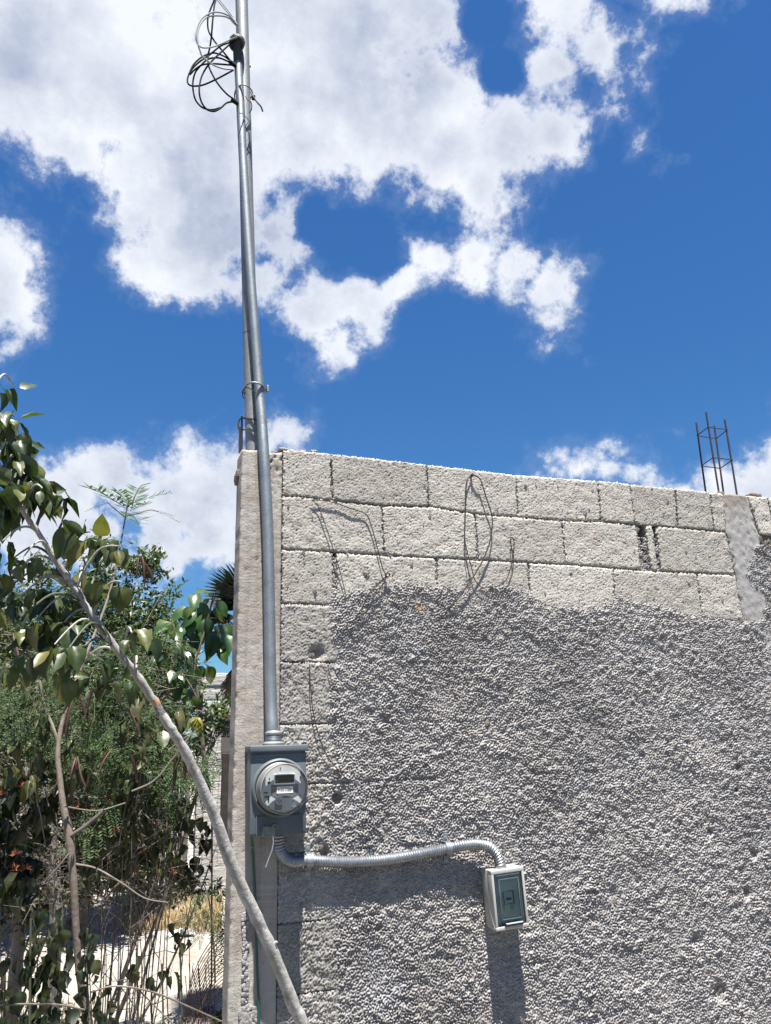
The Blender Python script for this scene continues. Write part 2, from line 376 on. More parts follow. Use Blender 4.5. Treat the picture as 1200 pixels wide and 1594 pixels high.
# where the render covers the blocks: outline read off the photo, on the wall plane
def inside_poly(P):
    xs = FX0+DX*np.arange(FNX); zs = FZ0+DX*np.arange(FNZ); X, Z = np.meshgrid(xs, zs)
    ins = np.zeros(X.shape, bool); n = len(P)
    for i in range(n):
        x1, z1 = P[i]; x2, z2 = P[(i+1) % n]
        c = ((z1 > Z) != (z2 > Z)); xi = (x2-x1)*(Z-z1)/((z2-z1) if abs(z2-z1) > 1e-9 else 1e-9)+x1
        ins ^= c & (X < xi)
    return ins.astype(np.float32)
outline = [(522,1700),(520,1500),(517,1440),(500,1400),(487,1360),(505,1310),(500,1240),(520,1180),(508,1110),(512,1060),(520,1010),(506,960),(520,925),(560,913),(620,906),(680,914),(740,908),(790,912),
           (830,922),(870,940),(905,946),(935,938),(965,930),(1000,932),(1040,945),(1080,955),(1110,962),(1160,968),(1180,966),(1192,930),(1165,912),(1158,888),(1174,852),(1190,832),(1260,838)]
poly = [(pix(u, v, 0).x, pix(u, v, 0).z) for u, v in outline] + [(4.5, 2.4), (4.5, -.5), (.15, -.5)]
cover = inside_poly(poly)
wob = (.035*n40+.03*n25).astype(np.float32)
cover = lowpass(cover, .016)
strip = [(440,935),(520,935),(530,1700),(438,1700)]
stripm = lowpass(inside_poly([(pix(u, v, 0).x, pix(u, v, 0).z) for u, v in strip]), .01)
cover = np.clip(cover + .06*n14 + .05*n40, 0, 1).astype(np.float32)
thick = -.0100 + .0125*cover**.8
# mortar lines of the courses still show faintly through the render
HOLES = [(525, 1243, .014, .05), (505, 1327, .012, .04), (493, 1018, .028, .016), (575, 1110, .02, .008), (598, 1120, .02, .007), (1150, 1195, .012, .03), (1147, 1230, .008, .03), (1105, 1295, .012, .02), (1163, 1390, .014, .03),
         (1120, 1545, .03, .018), (1085, 1465, .03, .012), (1175, 1330, .02, .015), (955, 1390, .018, .012), (1030, 1395, .02, .01), (870, 1260, .02, .008), (1000, 1180, .016, .008), (600, 1385, .012, .01)]
def carve(X, Z):
    o = np.zeros_like(X)
    for (u, v, r, dep) in HOLES:
        c = pix(u, v, 0); d2 = ((X-c.x)**2+((Z-c.z)*(.85 if r < .02 else 1.1))**2)/r**2
        o = o + dep*np.exp(-d2**1.6)
    return o

# ------------------------------------------------------------------ the wall
GROUND_Z = 0.0
wall = empty('concrete_block_wall', (0, 0, 0), 'tall pale concrete block wall half covered in rough grey render, behind the meter', 'wall')
L0 = [(430,698),(515,705),(665,722),(803,738),(931,748),(1052,760),(1127,768),(1200,774),(1300,783)]
L1 = [(436,771),(470,773),(520,779),(600,787),(668,788),(750,801),(800,804),(880,811),(940,812),(990,817),(1056,821),(1126,828),(1200,834),(1300,843)]
L2 = [(436,855),(500,858),(600,864),(700,869),(780,873),(885,879),(1004,888),(1144,895),(1250,900)]
L3 = [(436,940),(540,943),(700,947),(900,956),(1060,961),(1160,966),(1260,970)]
def line_fn(pl):
    P = [pix(u, v, 0) for u, v in pl]; xs = [p.x for p in P]; zs = [p.z for p in P]
    return lambda X: np.interp(X, xs, zs)
LZ = [line_fn(l) for l in (L0, L1, L2, L3)]
zl = [pix(438, v, 0).z for v in (1030, 1128, 1222, 1330, 1438, 1551)] ; zl += [zl[-1]-.205*i for i in range(1, 4)]
def jx(ut, vt, ub, vb): return (pix(ut, vt, 0).x, pix(ub, vb, 0).x)
colL = [(pix(1127, 770, 0).x), (pix(1131, 830, 0).x), (pix(1145, 893, 0).x), (pix(1158, 965, 0).x)]
colR = [(pix(1163, 770, 0).x), (pix(1183, 832, 0).x), (pix(1192, 900, 0).x), (pix(1200, 965, 0).x)]
rows = [
    [(-.006, -.006), jx(515,705,518,778), jx(665,722,668,787), jx(803,738,807,802), jx(931,748,936,811), jx(981,757,989,815), jx(1052,762,1056,820), jx(1106,768,1112,827), (colL[0], colL[1])],
    [(-.006, -.006), jx(595,788,599,864), jx(740,801,745,871), jx(875,811,881,878), jx(992,822,999,885), None, jx(1022,823,1030,887), (colL[1], colL[2])],
    [(-.006, -.006), jx(521,862,523,940), jx(680,870,681,946), jx(823,876,826,950), jx(955,884,959,956), jx(1086,893,1094,960), (colL[2], colL[3])],
]
def concrete_block(XT0, XT1, XB0, XB1, ztop, zbot, gap=.0016, dep=.135, seed=0, coat=0.0):
    """one block: rough front with broken arrises, sides and ends; ztop/zbot are functions of X"""
    r = np.random.RandomState(seed); st = .0033
    w = max(XT1-XT0, XB1-XB0); h = float(ztop((XT0+XT1)/2)-zbot((XT0+XT1)/2))
    nx = max(5, int(w/st)); nz = max(8, int(h/st))
    S, T = np.meshgrid(np.linspace(0, 1, nx+1), np.linspace(0, 1, nz+1))
    g0, g1, g2, g3 = [gap+.0022*r.rand() for _ in range(4)]
    X = (XB0+g0+(XB1-g1-XB0-g0)*S)*(1-T)+(XT0+g0+(XT1-g1-XT0-g0)*S)*T
    Z = (zbot(X)+g2)*(1-T)+(ztop(X)-g3)*T
    ex = np.minimum(S, 1-S)*w; ez = np.minimum(T, 1-T)*h; e = np.minimum(ex, ez)
    Y = -sample(brough, X, Z)*(1-.4*coat) - coat*(sample(relief, X, Z)*.85+.0010) + carve(X, Z)
    # chipped edges and corners
    ch = np.clip(sample(n25, X+.01*r.randn(), Z)+.2, 0, 2)*.0035
    Y = Y + np.exp(-(e/.0038)**2)*(.0013+ch*1.0)*(1-.6*coat) + np.exp(-((ex+ez)/.012)**2)*.006*r.rand()*(1-coat)
    jit = np.exp(-(e/.007)**2)*.0022
    X = X + jit*sample(n14, X, Z+.7*0)*(ex < .01); Z = Z + jit*sample(n9, X, Z)*(ez < .01)
    Y += r.uniform(-.0015, .0015)
    V = np.stack([X, Y, Z], -1).reshape(-1, 3)
    idx = np.arange((nx+1)*(nz+1)).reshape(nz+1, nx+1)
    F = np.stack([idx[:-1, :-1], idx[:-1, 1:], idx[1:, 1:], idx[1:, :-1]], -1).reshape(-1, 4)
    ring = np.concatenate([idx[0, :], idx[1:, -1], idx[-1, :-1][::-1], idx[1:-1, 0][::-1]])
    B = V[ring].copy(); m1 = B.copy(); m1[:, 1] = .02; B[:, 1] = dep
    n0 = len(V); k = len(ring); V = np.concatenate([V, m1, B])
    a = ring; a2 = np.roll(ring, -1); b = n0+np.arange(k); b2 = np.roll(b, -1); c = b+k; c2 = np.roll(c, -1)
    F = np.concatenate([F, np.stack([a2, a, b, b2], -1), np.stack([b2, b, c, c2], -1)])
    o = link_mesh('concrete_block', np_mesh('concrete_block', V, F), MT['strip'] if coat > .4 else MT['block'], wall); return o
sd = 100
for ri, row in enumerate(rows):
    zt, zb = LZ[ri], LZ[ri+1]
    for a, b in zip(row[:-1], row[1:]):
        sd += 1
        if a is None or b is None: continue
        wide = .0055 if ri == 2 and a is row[1] else 0; wide1 = .0055 if ri == 2 and b is row[1] else 0
        concrete_block(a[0]+wide, b[0]-wide1, a[1]+wide, b[1]-wide1, zt, zb, seed=sd)
# row 2: the sliver between two open joints
s0 = jx(1004,822,1013,886); s1 = jx(1018,823,1026,887)
concrete_block(s0[0]+.004, s1[0]-.004, s0[1]+.004, s1[1]-.004, LZ[1], LZ[2], gap=.001, seed=55)
# right of the cast column
jr = pix(1186, 800, 0).x
concrete_block(colR[0], jr+.05, colR[1], jr+.06, LZ[0], LZ[1], seed=61)
for k in range(3): concrete_block(jr+.055+.4*k, jr+.455+.4*k, jr+.06+.4*k, jr+.455+.4*k, LZ[0], LZ[1], seed=62+k)
# rows below, seen at the bare strip beside the corner column
xe = [.40, .20, .40, .20, .40, .20, .40, .20, .4]
zprev = LZ[3]
for k, z in enumerate(zl):
    zf = (lambda z: (lambda X: z + 0*X))(z)
    concrete_block(-.006, xe[k], -.006, xe[k], zprev, zf, gap=.0004, seed=80+k, coat=min(1, .45+.2*k))
    if xe[k] == .20: concrete_block(.20, .60, .20, .60, zprev, zf, gap=.0004, seed=180+k, coat=min(1, .45+.2*k))
    zprev = zf
# mortar and core behind the faces
m = MB()
ztop = 2.56
core = [(-.004, 2.585), (1.0, 2.575), (2.0, 2.56), (4.3, 2.5)]
nxs = 420; V = []; 
XS = np.linspace(-.004, 4.3, nxs); ZS = np.linspace(0, 1, 150)
Xg, Tg = np.meshgrid(XS, ZS); Zt = LZ[0](Xg)-.012; Zg = Zt*Tg
Yg = .011 + .0045*np.where(Xg < 2.9, sample(n40, Xg, np.clip(Zg, .32, 2.7)), 0) + .003*np.random.RandomState(5).randn(*Xg.shape)
for (jt, zt_, zb_) in ((s0, LZ[1], LZ[2]), (s1, LZ[1], LZ[2])):      # two joints without mortar, and a part-filled one
    f_ = np.clip((zt_(Xg)-Zg)/np.maximum(zt_(Xg)-zb_(Xg), 1e-3), 0, 1); xc = jt[0]*(1-f_)+jt[1]*f_
    Yg = np.where((np.abs(Xg-xc) < .022) & (Zg < zt_(Xg)) & (Zg > zb_(Xg)), .10, Yg)
jq = rows[2][1]; f_ = np.clip((LZ[2](Xg)-Zg)/.2, 0, 1); Yg = np.where((np.abs(Xg-(jq[0]*(1-f_)+jq[1]*f_)) < .02) & (Zg < LZ[2](Xg)) & (Zg > LZ[2](Xg)-.075), .10, Yg)
Vc = np.stack([Xg, Yg, Zg], -1).reshape(-1, 3); idx = np.arange(Xg.size).reshape(Xg.shape)
Fc = np.stack([idx[:-1, :-1], idx[:-1, 1:], idx[1:, 1:], idx[1:, :-1]], -1).reshape(-1, 4)
nb = len(Vc); back = np.stack([XS, np.full(nxs, .15), LZ[0](XS)-.012], -1); backb = back.copy(); backb[:, 2] = 0
Vc = np.concatenate([Vc, back, backb]); it = idx[-1]; bi = nb+np.arange(nxs); bb = bi+nxs
Fc = np.concatenate([Fc, np.stack([it[:-1], it[1:], bi[1:], bi[:-1]], -1), np.stack([bi[:-1], bi[1:], bb[1:], bb[:-1]], -1)])
link_mesh('mortar_bed', np_mesh('mortar_bed', Vc, Fc), MT['mortar'], wall)
# mortar squeezed over the top at the left corner
m = MB()
for i in range(9):
    c = pix(430+i*7+rnd.uniform(-2, 2), 699+i*.6+rnd.uniform(-1, 1), .03); m.box((c.x, rnd.uniform(.02, .09), c.z-.006), (.012, .02, rnd.uniform(.003, .008)), bev=.003)
m.build('mortar_lump', MT['block'], wall, smooth=True)
for i, u in enumerate((985, 1000, 1118, 1126, 1168, 1176)):
    m = MB(); c = pix(u, {985: 757, 1000: 759, 1118: 768, 1126: 772, 1168: 770, 1176: 771}[u], .03)
    V = []
    m.box((c.x, .03, c.z-.006), (.014, .024, .009), bev=.004); m.build('mortar_lump', MT['mortar'], wall, smooth=True)

# the sheet of rough render
def nonuni(a, b, step, far, fstep): 
    x = list(np.arange(a, b, step)); s = step
    while x[-1] < far: s = min(s*1.25, fstep); x.append(x[-1]+s)
    return np.array(x)
xs = [0.0]
while xs[-1] < 2.42: xs.append(xs[-1]+.0021+.0005*xs[-1])
xs = np.concatenate([np.array(xs[:-1]), nonuni(xs[-1], xs[-1]+.01, .003, 4.2, .0125)])
zs_up = np.arange(.45, 2.36, .0022); low = [.45]; s = .0022
while low[-1] > -.02: s = min(s*1.3, .0125); low.append(low[-1]-s)
zs = np.concatenate([np.array(low[1:])[::-1], zs_up])
X, Z = np.meshgrid(xs, zs)
inr = X > -1
cv_ = None; T = np.where((X < FX1-.02) & (Z > FZ0+.02), sample(thick, X, Z), np.where(X > .15, .0025, -.008))
Rl = np.where(inr, sample(relief, X, Z), .003*np.random.RandomState(3).randn(*X.shape))
cv = np.where(X < FX1-.02, np.where(Z > FZ0+.02, sample(cover, X, Z), np.clip((X-.12)/.05, 0, 1)), 1)
Y = -(T + Rl*(.45+.55*cv)) + carve(X, Z)*.8
# the courses telegraph through as shallow grooves
for k, zz in enumerate(zl): Y = Y + .0035*np.exp(-((Z-zz-.004*sample(n40, X, Z)*0)/.006)**2)*np.clip(sample(n150, X, Z*0+zz)+.3, 0, 1.2)*np.exp(-np.clip(X-.7, 0, 9)*1.2)
top = LZ[0](X)-.02; Y = np.where(Z > top, .02, Y); Z = np.minimum(Z, top)
keep = (cv > .02); 
V = np.stack([X, Y, Z], -1).reshape(-1, 3); idx = np.arange(X.size).reshape(X.shape)
F = np.stack([idx[:-1, :-1], idx[:-1, 1:], idx[1:, 1:], idx[1:, :-1]], -1)
kq = (keep[:-1, :-1] | keep[1:, 1:]); F = F[kq].reshape(-1, 4)
used = np.unique(F); remap = np.zeros(len(V), int); remap[used] = np.arange(len(used)); V = V[used]; F = remap[F]
link_mesh('render_coat', np_mesh('render_coat', V, F), MT['render'], wall)
del V, F, X, Z, Y, T, Rl

# corner column, cast between boards
CXL, CXR, CZT = pix(371.5, 900, 0).x, -.008, pix(405, 702, 0).z
def column_mesh(xl, xr, zb, zt, dep, front=0.0, st=.006, mat_=None, name='corner_column', nib=.0035, seed=9, depn=14):
    nx = int((xr-xl)/st); nz = int((zt-zb)/.008); r = np.random.RandomState(seed)
    # ring of the cross-section: left side (back to front), front, right side
    sec = [(xl, dep*(1-i/depn)) for i in range(depn)] + [(xl+(xr-xl)*i/nx, 0) for i in range(nx+1)] + [(xr, dep*i/4) for i in range(1, 5)]
    S = np.array(sec); n = len(S); zv = np.linspace(zb, zt, nz+1)
    X = np.tile(S[:, 0], (nz+1, 1)); Yv = np.tile(S[:, 1], (nz+1, 1)); Z = np.tile(zv[:, None], (1, n))
    onf = np.tile(((np.arange(n) >= depn) & (np.arange(n) <= depn+nx))[None, :], (nz+1, 1))
    el = np.abs(X-xl)+np.abs(Yv); er = np.abs(X-xr)+np.abs(Yv)
    a = np.interp(Z, np.linspace(zb, zt, 400), np.convolve(r.randn(400), np.ones(3)/3, 'same'))
    b_ = np.interp(Z, np.linspace(zb, zt, 90), r.randn(90))
    chip = np.clip(a-.4, 0, 2)*.004 + np.clip(b_-1.7, 0, 2)*.007
    fy = .00025*sample(blk20, X, np.clip(Z, .32, 2.7)) + .0003*sample(n40, X, np.clip(Z, .32, 2.7))
    pits = np.clip(sample(pitn, X+.1, np.clip(Z, .32, 2.7))-2.1, 0, 1)*.006
    topr = np.clip((Z-(zt-.26))/.2, 0, 1)*np.clip((X-(xl+.45*(xr-xl)))/.03, 0, 1)*np.clip(sample(n25, X, np.clip(Z, .32, 2.7))-.2, 0, 2)*.005
    Yv = np.where(onf, front - fy + pits + topr, Yv)
    Yv = Yv + np.exp(-(el/.008)**2)*(chip+.0015)*(onf) ; X = X + np.exp(-(el/.008)**2)*(chip*.9+.001)
    X = X - np.where(onf, 0, 0)
    X = X + np.where(~onf & (X < (xl+xr)/2), .0004*b_, 0)
    Z = Z.copy(); tmask = Z > zt-.02; Z = Z + np.where(tmask, .004*np.interp(X, np.linspace(xl, xr, 14), r.randn(14)), 0)
    V = np.stack([X, Yv, Z], -1).reshape(-1, 3); idx = np.arange(X.size).reshape(X.shape)
    F = np.stack([idx[:-1, :-1], idx[:-1, 1:], idx[1:, 1:], idx[1:, :-1]], -1).reshape(-1, 4)
    # top
    V = np.concatenate([V, [[(xl+xr)/2, dep*.5, zt+.004]]]); c = len(V)-1; t = idx[-1]
    faces = F.tolist() + [[int(t[i]), int(t[i+1]), c] for i in range(n-1)] + [[int(t[-1]), int(t[0]), c]]
    me = np_mesh(name, V, faces); return link_mesh(name, me, mat_, wall)
column_mesh(CXL, CXR, 0, CZT, .105, mat_=MT['column'])
m = MB()   # a spill of dark mortar on the column's upper left arris
c = pix(363, 742, .08)
for i in range(4): m.box((CXL-.003, .06+i*.012, c.z+rnd.uniform(-.03, .02)), (.008, .014, .016), bev=.005)
m.build('mortar_lump', MT['mortar'], wall, smooth=True)
# spatter of render at the foot of the column's front
m = MB()
for i in range(420):
    u = rnd.uniform(373, 402) if rnd.random() < .7 else rnd.uniform(373, 386); v = 1568+rnd.random()*40 if u < 402 else 1590
    if rnd.random() < .35: u = rnd.uniform(377, 386); v = rnd.uniform(1420, 1600)
    c = pix(u, v, 0); s_ = rnd.uniform(.002, .005)
    m.box((c.x, -.002, c.z), (s_, s_*.8, s_), bev=.001)
tag(m.build('render_spatter', MT['render'], wall, smooth=True), kind='stuff')

# the cast column inside the wall, right
def wedge_column():
    zc = [LZ[0]((colL[0]+colR[0])/2), LZ[1](colL[1]), LZ[2](colL[2]), LZ[3](colL[3])]
    zc = [float(z) for z in zc] + [1.4, 0]
    xl = colL+[colL[3]+.02, colL[3]+.02]; xr = colR+[colR[3]+.01, colR[3]+.01]
    zz = np.linspace(zc[0]-.002, 1.2, 170); nx = 44
    Xl = np.interp(-zz, [-z for z in zc], xl)+.004; Xr = np.interp(-zz, [-z for z in zc], xr)-.003
    r = np.random.RandomState(4); Xl = Xl+.004*np.convolve(r.randn(170), np.ones(4)/4, 'same'); Xr = Xr+.005*np.convolve(r.randn(170), np.ones(4)/4, 'same')
    S = np.linspace(0, 1, nx); X = Xl[:, None]+(Xr-Xl)[:, None]*S[None]; Z = np.tile(zz[:, None], (1, nx))
    e = np.minimum(S, 1-S)[None]*(Xr-Xl)[:, None]
    Y = -.001-.0003*sample(blk20, X, Z)-.0007*sample(n40, X, Z)+np.exp(-(e/.008)**2)*.007+np.clip(sample(pitn, X, Z)-1.8, 0, 1)*.006
    Y = Y - .004*np.exp(-((X-(Xl+.7*(Xr-Xl))[:, None])/.004)**2)
    V = np.stack([X, Y, Z], -1).reshape(-1, 3); idx = np.arange(X.size).reshape(X.shape)
    F = np.stack([idx[:-1, :-1], idx[1:, :-1], idx[1:, 1:], idx[:-1, 1:]], -1).reshape(-1, 4)
    ring = np.concatenate([idx[::-1, 0], idx[0, 1:], idx[1:, -1]]); B = V[ring].copy(); B[:, 1] = .14; n0 = len(V); V = np.concatenate([V, B])
    b = n0+np.arange(len(ring)); F = np.concatenate([F, np.stack([ring[:-1], ring[1:], b[1:], b[:-1]], -1)])
    def stain(nt, cur, vec, bs):
        N, L = nt.nodes, nt.links
        sx = N.new('ShaderNodeSeparateXYZ'); L.new(vec, sx.inputs[0]); mr = N.new('ShaderNodeMapRange'); mr.interpolation_type = 'SMOOTHSTEP'
        n = N.new('ShaderNodeTexNoise'); n.inputs['Scale'].default_value = 12; n.inputs['Detail'].default_value = 5; L.new(vec, n.inputs['Vector'])
        ad = N.new('ShaderNodeMath'); ad.operation = 'MULTIPLY_ADD'; L.new(n.outputs[0], ad.inputs[0]); ad.inputs[1].default_value = .22; L.new(sx.outputs[2], ad.inputs[2])
        L.new(ad.outputs[0], mr.inputs[0]); mr.inputs[1].default_value = zc[0]-.03; mr.inputs[2].default_value = zc[0]+.13
        mx = N.new('ShaderNodeMix'); mx.data_type = 'RGBA'; L.new(mr.outputs[0], mx.inputs[0]); L.new(cur, mx.inputs[6]); mx.inputs[7].default_value = (.17, .145, .125, 1); return mx.outputs[2]
    mt = mat('stained_cast_concrete', (.45, .44, .43), .9, var=[(9, 5, (.36, .34, .32), .45, .75), (4, 4, (.52, .51, .50), .5, .75)], bump=[(40, .0018, 5), (200, .0006, 3)], spec=.15, extra=stain)
    link_mesh('cast_column', np_mesh('cast_column', V, F), mt, wall)
wedge_column()
# starter bars of the cast column
c0 = empty('rebar_cage', pix(1122, 765, .07), 'four rusty starter bars with two wire hoops rising from the cast column at the right', 'rebar')
rods = {'A': ((1083.8, 657.8), (1097.8, 762), .115), 'B': ((1099, 641.7), (1118.5, 764), .03), 'C': ((1111.8, 662.7), (1126.2, 768), .115), 'D': ((1128, 653), (1147, 770), .03)}
for k, (a, b, Y) in rods.items():
    pa, pb = pix(*a, Y), pix(*b, Y); pb = pb+(pb-pa)*.1
    pts = [pa.lerp(pb, i/60) for i in range(61)]; m = MB(); m.tube(pts, [.0042+(.0006 if i % 2 else 0) for i in range(61)], 7); m.build('bar', MT['rebar'], c0, smooth=True)
for ys in ((165, 130, 140, 178), (300, 265, 275, 310)):
    cs = []
    for key, yy in zip('ABDC', ys):
        a, b, Y = rods[key]; v = yy/2.857+620; t = (v-a[1])/(b[1]-a[1]); cs.append(pix(a[0]+(b[0]-a[0])*t, v, Y))
    cen = sum(cs, Vector())/4; cs = [c+(c-cen).normalized()*.005 for c in cs]
    m = MB(); m.tube(cs+[cs[0]], .0028, 6); m.build('hoop', MT['rebar'], c0, smooth=True)

# ------------------------------------------------------------------ bars on the corner column
c0 = empty('rebar_stub', pix(376, 697, .12), 'short rusty bar ends with bent hoop on the corner column beside the pole', 'rebar')
for (a, b, Y, r) in (((376.3, 648), (376.3, 705), .075, .0038), ((373.5, 665), (373, 705), .085, .0045)):
    m = MB(); m.tube([pix(*a, Y), pix(*b, Y)], r, 7); m.build('bar', MT['rebar'], c0, smooth=True)
m = MB(); vis_tube(m, [(373, 670, .085), (371, 664, .085), (371.5, 656, .085), (374.5, 651.5, .08), (382, 651, .05), (400, 653, .02), (412, 655, .02), (415.5, 657, .03)], r=.0032, seg=6); m.build('hoop', MT['rebar'], c0, smooth=True)
m = MB(); vis_tube(m, [(373, 668, .085), (378, 669, .08), (386, 669, .085)], r=.0028, seg=6); m.build('hoop', MT['rebar'], c0, smooth=True)

# ------------------------------------------------------------------ pole, conduit
PY = .062
def pole_pt(u, v): return pix(u, v, PY)
A = pole_pt(393.5, 690); B = pole_pt(376, 0); dirp = (B-A)/(B.z-A.z)
pole = empty('service_pole', A+dirp*(CZT-.03-A.z), 'tall dull galvanised pole standing on the corner column behind the conduit', 'pole')
m = MB(); P = [A+dirp*(z-A.z) for z in np.linspace(CZT-.12, 6.6, 40)]; m.tube(P, [.0275]*40, 28); m.build('shaft', MT['galv_dull'], pole, smooth=True)
m = MB(); m.tube([A+dirp*(6.6-A.z), A+dirp*(6.62-A.z)], [.030, .028], 28); m.build('cap', MT['galv_dull'], pole, smooth=True)
cz = pole_pt(385, 520).z; m = MB(); m.tube([A+dirp*(cz-.0015-A.z), A+dirp*(cz+.0015-A.z)], .0279, 28); m.build('weld_seam', MT['rebar'], pole, smooth=True)
cz = pole_pt(377, 100).z; m = MB(); q = A+dirp*(cz-A.z)
m.tube([q+Vector((.02, 0, 0)), q+Vector((.033, 0, 0))], .006, 10); m.build('bolt', MT['galv_dull'], pole, smooth=True)

con = empty('rigid_conduit', pix(425, 1155, -.055), 'thin bright galvanised conduit running from the meter box up to a hood', 'conduit')
low_pts = [(424.5, 1160, -.055), (423.5, 1135, -.05), (421, 1060, -.030), (417.8, 860, -.027), (414, 760, -.026), (410.4, 700, -.022), (407.5, 655, -.008), (404.6, 622, .002)]
sp = spline(low_pts, 10); P = [pix(*q[:3]) for q in sp]; m = MB(); m.tube(P, [.0208-.0022*i/len(P) for i in range(len(P))], 28)
m.build('lower_pipe', MT['galv'], con, smooth=True)
up_pts = [(405.6, 634, -.001), (404.2, 616, .003), (400, 560, .008), (388, 400, .010), (379, 260, .010), (374, 160, .012), (371, 105, .012), (369.6, 76, .012)]
sp = spline(up_pts, 10); P = [pix(*q[:3]) for q in sp]; m = MB(); m.tube(P, [.0186-.0016*i/len(P) for i in range(len(P))], 28)
m.build('upper_pipe', MT['galv'], con, smooth=True); TOPC = P[-1]; TOPD = (P[-1]-P[-4]).normalized()
# hub on the meter box
m = MB(); h0 = pix(425.5, 1157, -.055)
Mh = Matrix.Translation(h0)
m.lathe([(.036, -.006), (.036, .0), (.030, .004), (.0265, .006), (.0265, .026), (.0285, .028), (.0285, .034), (.024, .037), (.0215, .04)], Mh, 32); m.build('threaded_hub', MT['galv_dull'], con, smooth=True)
m = MB()
for k in range(4): m.lathe([(.0266, .008+k*.0045), (.0274, .010+k*.0045), (.0266, .012+k*.0045)], Mh, 28)
m.build('thread', MT['galv'], con, smooth=True)
# weather hood
hood_c = TOPC+TOPD*.018
m = MB(); Mz = Matrix.Translation(TOPC) @ TOPD.to_track_quat('Z', 'Y').to_matrix().to_4x4()
m.lathe([(.0185, -.075), (.0195, -.07), (.0195, -.012), (.022, 0), (.030, .018), (.034, .034), (.032, .048), (.022, .058), (0.0001, .062)], Mz, 28); m.build('weather_hood', mat('hood_grey_metal', (.045, .05, .06), .7, .2), con, smooth=True)
m = MB(); fd = ((CAM-hood_c).normalized()+Vector((-.15, -.1, -.35))).normalized()
hc = TOPC+TOPD*.030
Mf = Matrix.Translation(hc+fd*.012) @ fd.to_track_quat('Z', 'Y').to_matrix().to_4x4()
m.lathe([(.030, -.01), (.0325, .012), (.0325, .024), (.027, .026), (.026, .018), (.0001, .016)], Mf, 28); m.build('cable_insert', MT['dark'], con, smooth=True)
HOOD = hc+fd*.035
# clamps and ties round pole and conduit
def band_loop(name, v, uc, w_, tiltz, r, mt, Yc, label, cat, dy=.055, tail=None, sq=.3):
    c = pix(uc, v, Yc); o = empty(name, c, label, cat); m = MB(); P = []
    n = 36
    for i in range(n+1):
        a = 2*math.pi*i/n; P.append(c+Vector((math.cos(a)*w_, math.sin(a)*dy, tiltz*math.cos(a)+.006*math.sin(2*a))))
    m.tube(P, r, 8); m.build('strap', mt, o, smooth=True)
    return o, c
o, c = band_loop('pipe_clamp', 606, 396.5, .042, .004, .0042, MT['galv'], .035, 'bright steel strap clamping conduit to pole just above the wall', 'clamp', .058)
m = MB(); q = c+Vector((.046, -.015, 0)); m.box(q, (.004, .010, .013), bev=.002); m.build('clamp_bolt', MT['galv'], o)
o, c = band_loop('tie_wire', 618, 392, .036, -.02, .0016, MT['rebar'], .045, 'thin dark wire twisted round pole and conduit below the steel clamp', 'wire', .05)
o, c = band_loop('cable_tie', 147, 379, .037, .006, .0032, MT['galv_dull'], .035, 'grey cable tie with long loose tail round conduit and pole near the top', 'tie', .052)
m = MB(); vis_tube(m, [(390, 143, -.01), (394, 150, -.03), (400, 159, -.04), (406, 166, -.04), (409, 174, -.03)], r=.0036, seg=6); m.build('tail', MT['rebar'], o, smooth=True)
m = MB(); q = pix(394.5, 152, -.015); m.box(q, (.007, .006, .010), bev=.002); m.build('buckle', MT['black'], o)
m = MB(); vis_tube(m, [(382, 150, -.02), (386, 156, -.02), (391, 160, -.02), (391.5, 170, -.01), (388, 176, 0)], r=.0022, seg=6); m.build('tail', MT['rebar'], o, smooth=True)
o = empty('white_tie', pix(374, 178, .0), 'thin white string knotted round the conduit below the cable tie', 'tie')
m = MB(); vis_tube(m, [(368.8, 179, .01), (371, 176.5, -.02), (376, 176.5, -.022), (380, 179, -.01), (386, 186, .0), (391, 193, .02)], r=.0020, seg=6); m.build('string', MT['white_wire'], o, smooth=True)
m = MB(); vis_tube(m, [(388, 189, .0), (384, 193, -.005), (382, 199, 0)], r=.0015, seg=6); m.build('string_end', MT['rebar'], o, smooth=True)
# coils of cable at the hood
def z7(pts, ys): return [(x/6+260, y/6, Y) for (x, y), Y in zip(pts, ys)]
blk = [
 [(440,-40),(440,0),(400,100),(380,180),(385,280),(420,350),(470,420),(530,490),(600,575),(640,600)],
 [(455,-40),(455,0),(440,60),(425,200),(415,330),(400,440),(385,500)],
 [(650,350),(600,390),(500,430),(400,510),(300,580),(230,650),(195,720),(195,780),(240,803),(330,795),(450,745),(620,655)],
 [(650,370),(580,420),(480,510),(400,590),(350,660),(315,740),(300,850),(320,950),(370,1020),(440,1040),(500,1010),(560,960),(640,950)],
 [(625,600),(560,570),(500,545),(440,540),(370,560),(290,640),(255,700),(240,800),(260,920),(310,990),(370,1020),(430,1025),(500,1005)],
 [(630,610),(500,600),(400,595),(320,610),(260,650),(210,700)],
 [(620,595),(580,560),(520,520),(430,495),(330,530),(250,600),(205,690)],
 [(385,500),(385,600),(420,690),(480,790),(560,880),(645,940)]]
cab = empty('black_cable_coil', pix(345, 100, -.02), 'loops of black service cable hanging out of the weather hood left of the pole', 'cable')
for i, w_ in enumerate(blk):
    r = random.Random(i); n = len(w_); ys = []
    for k, (x, y) in enumerate(w_):
        e = min(k, n-1-k)/(n/2); ys.append(.0 - .05*e*(1 if i % 2 else -.6) + (-.03 if (i in (2, 3) and k == 0) else 0))
    m = MB(); vis_tube(m, z7(w_, ys), r=.0036, seg=8, n=8); m.build('strand', MT['black'], cab, smooth=True)
for (x, y) in ((363, 99), (366.5, 158)):
    m = MB(); q = pix(x, y, .0); m.tube([q+Vector((-.018, 0, .006)), q+Vector((-.008, 0, .002)), q+Vector((.01, 0, -.01))], [.007, .010, .008], 10); m.build('tape_wrap', MT['black'], cab, smooth=True)
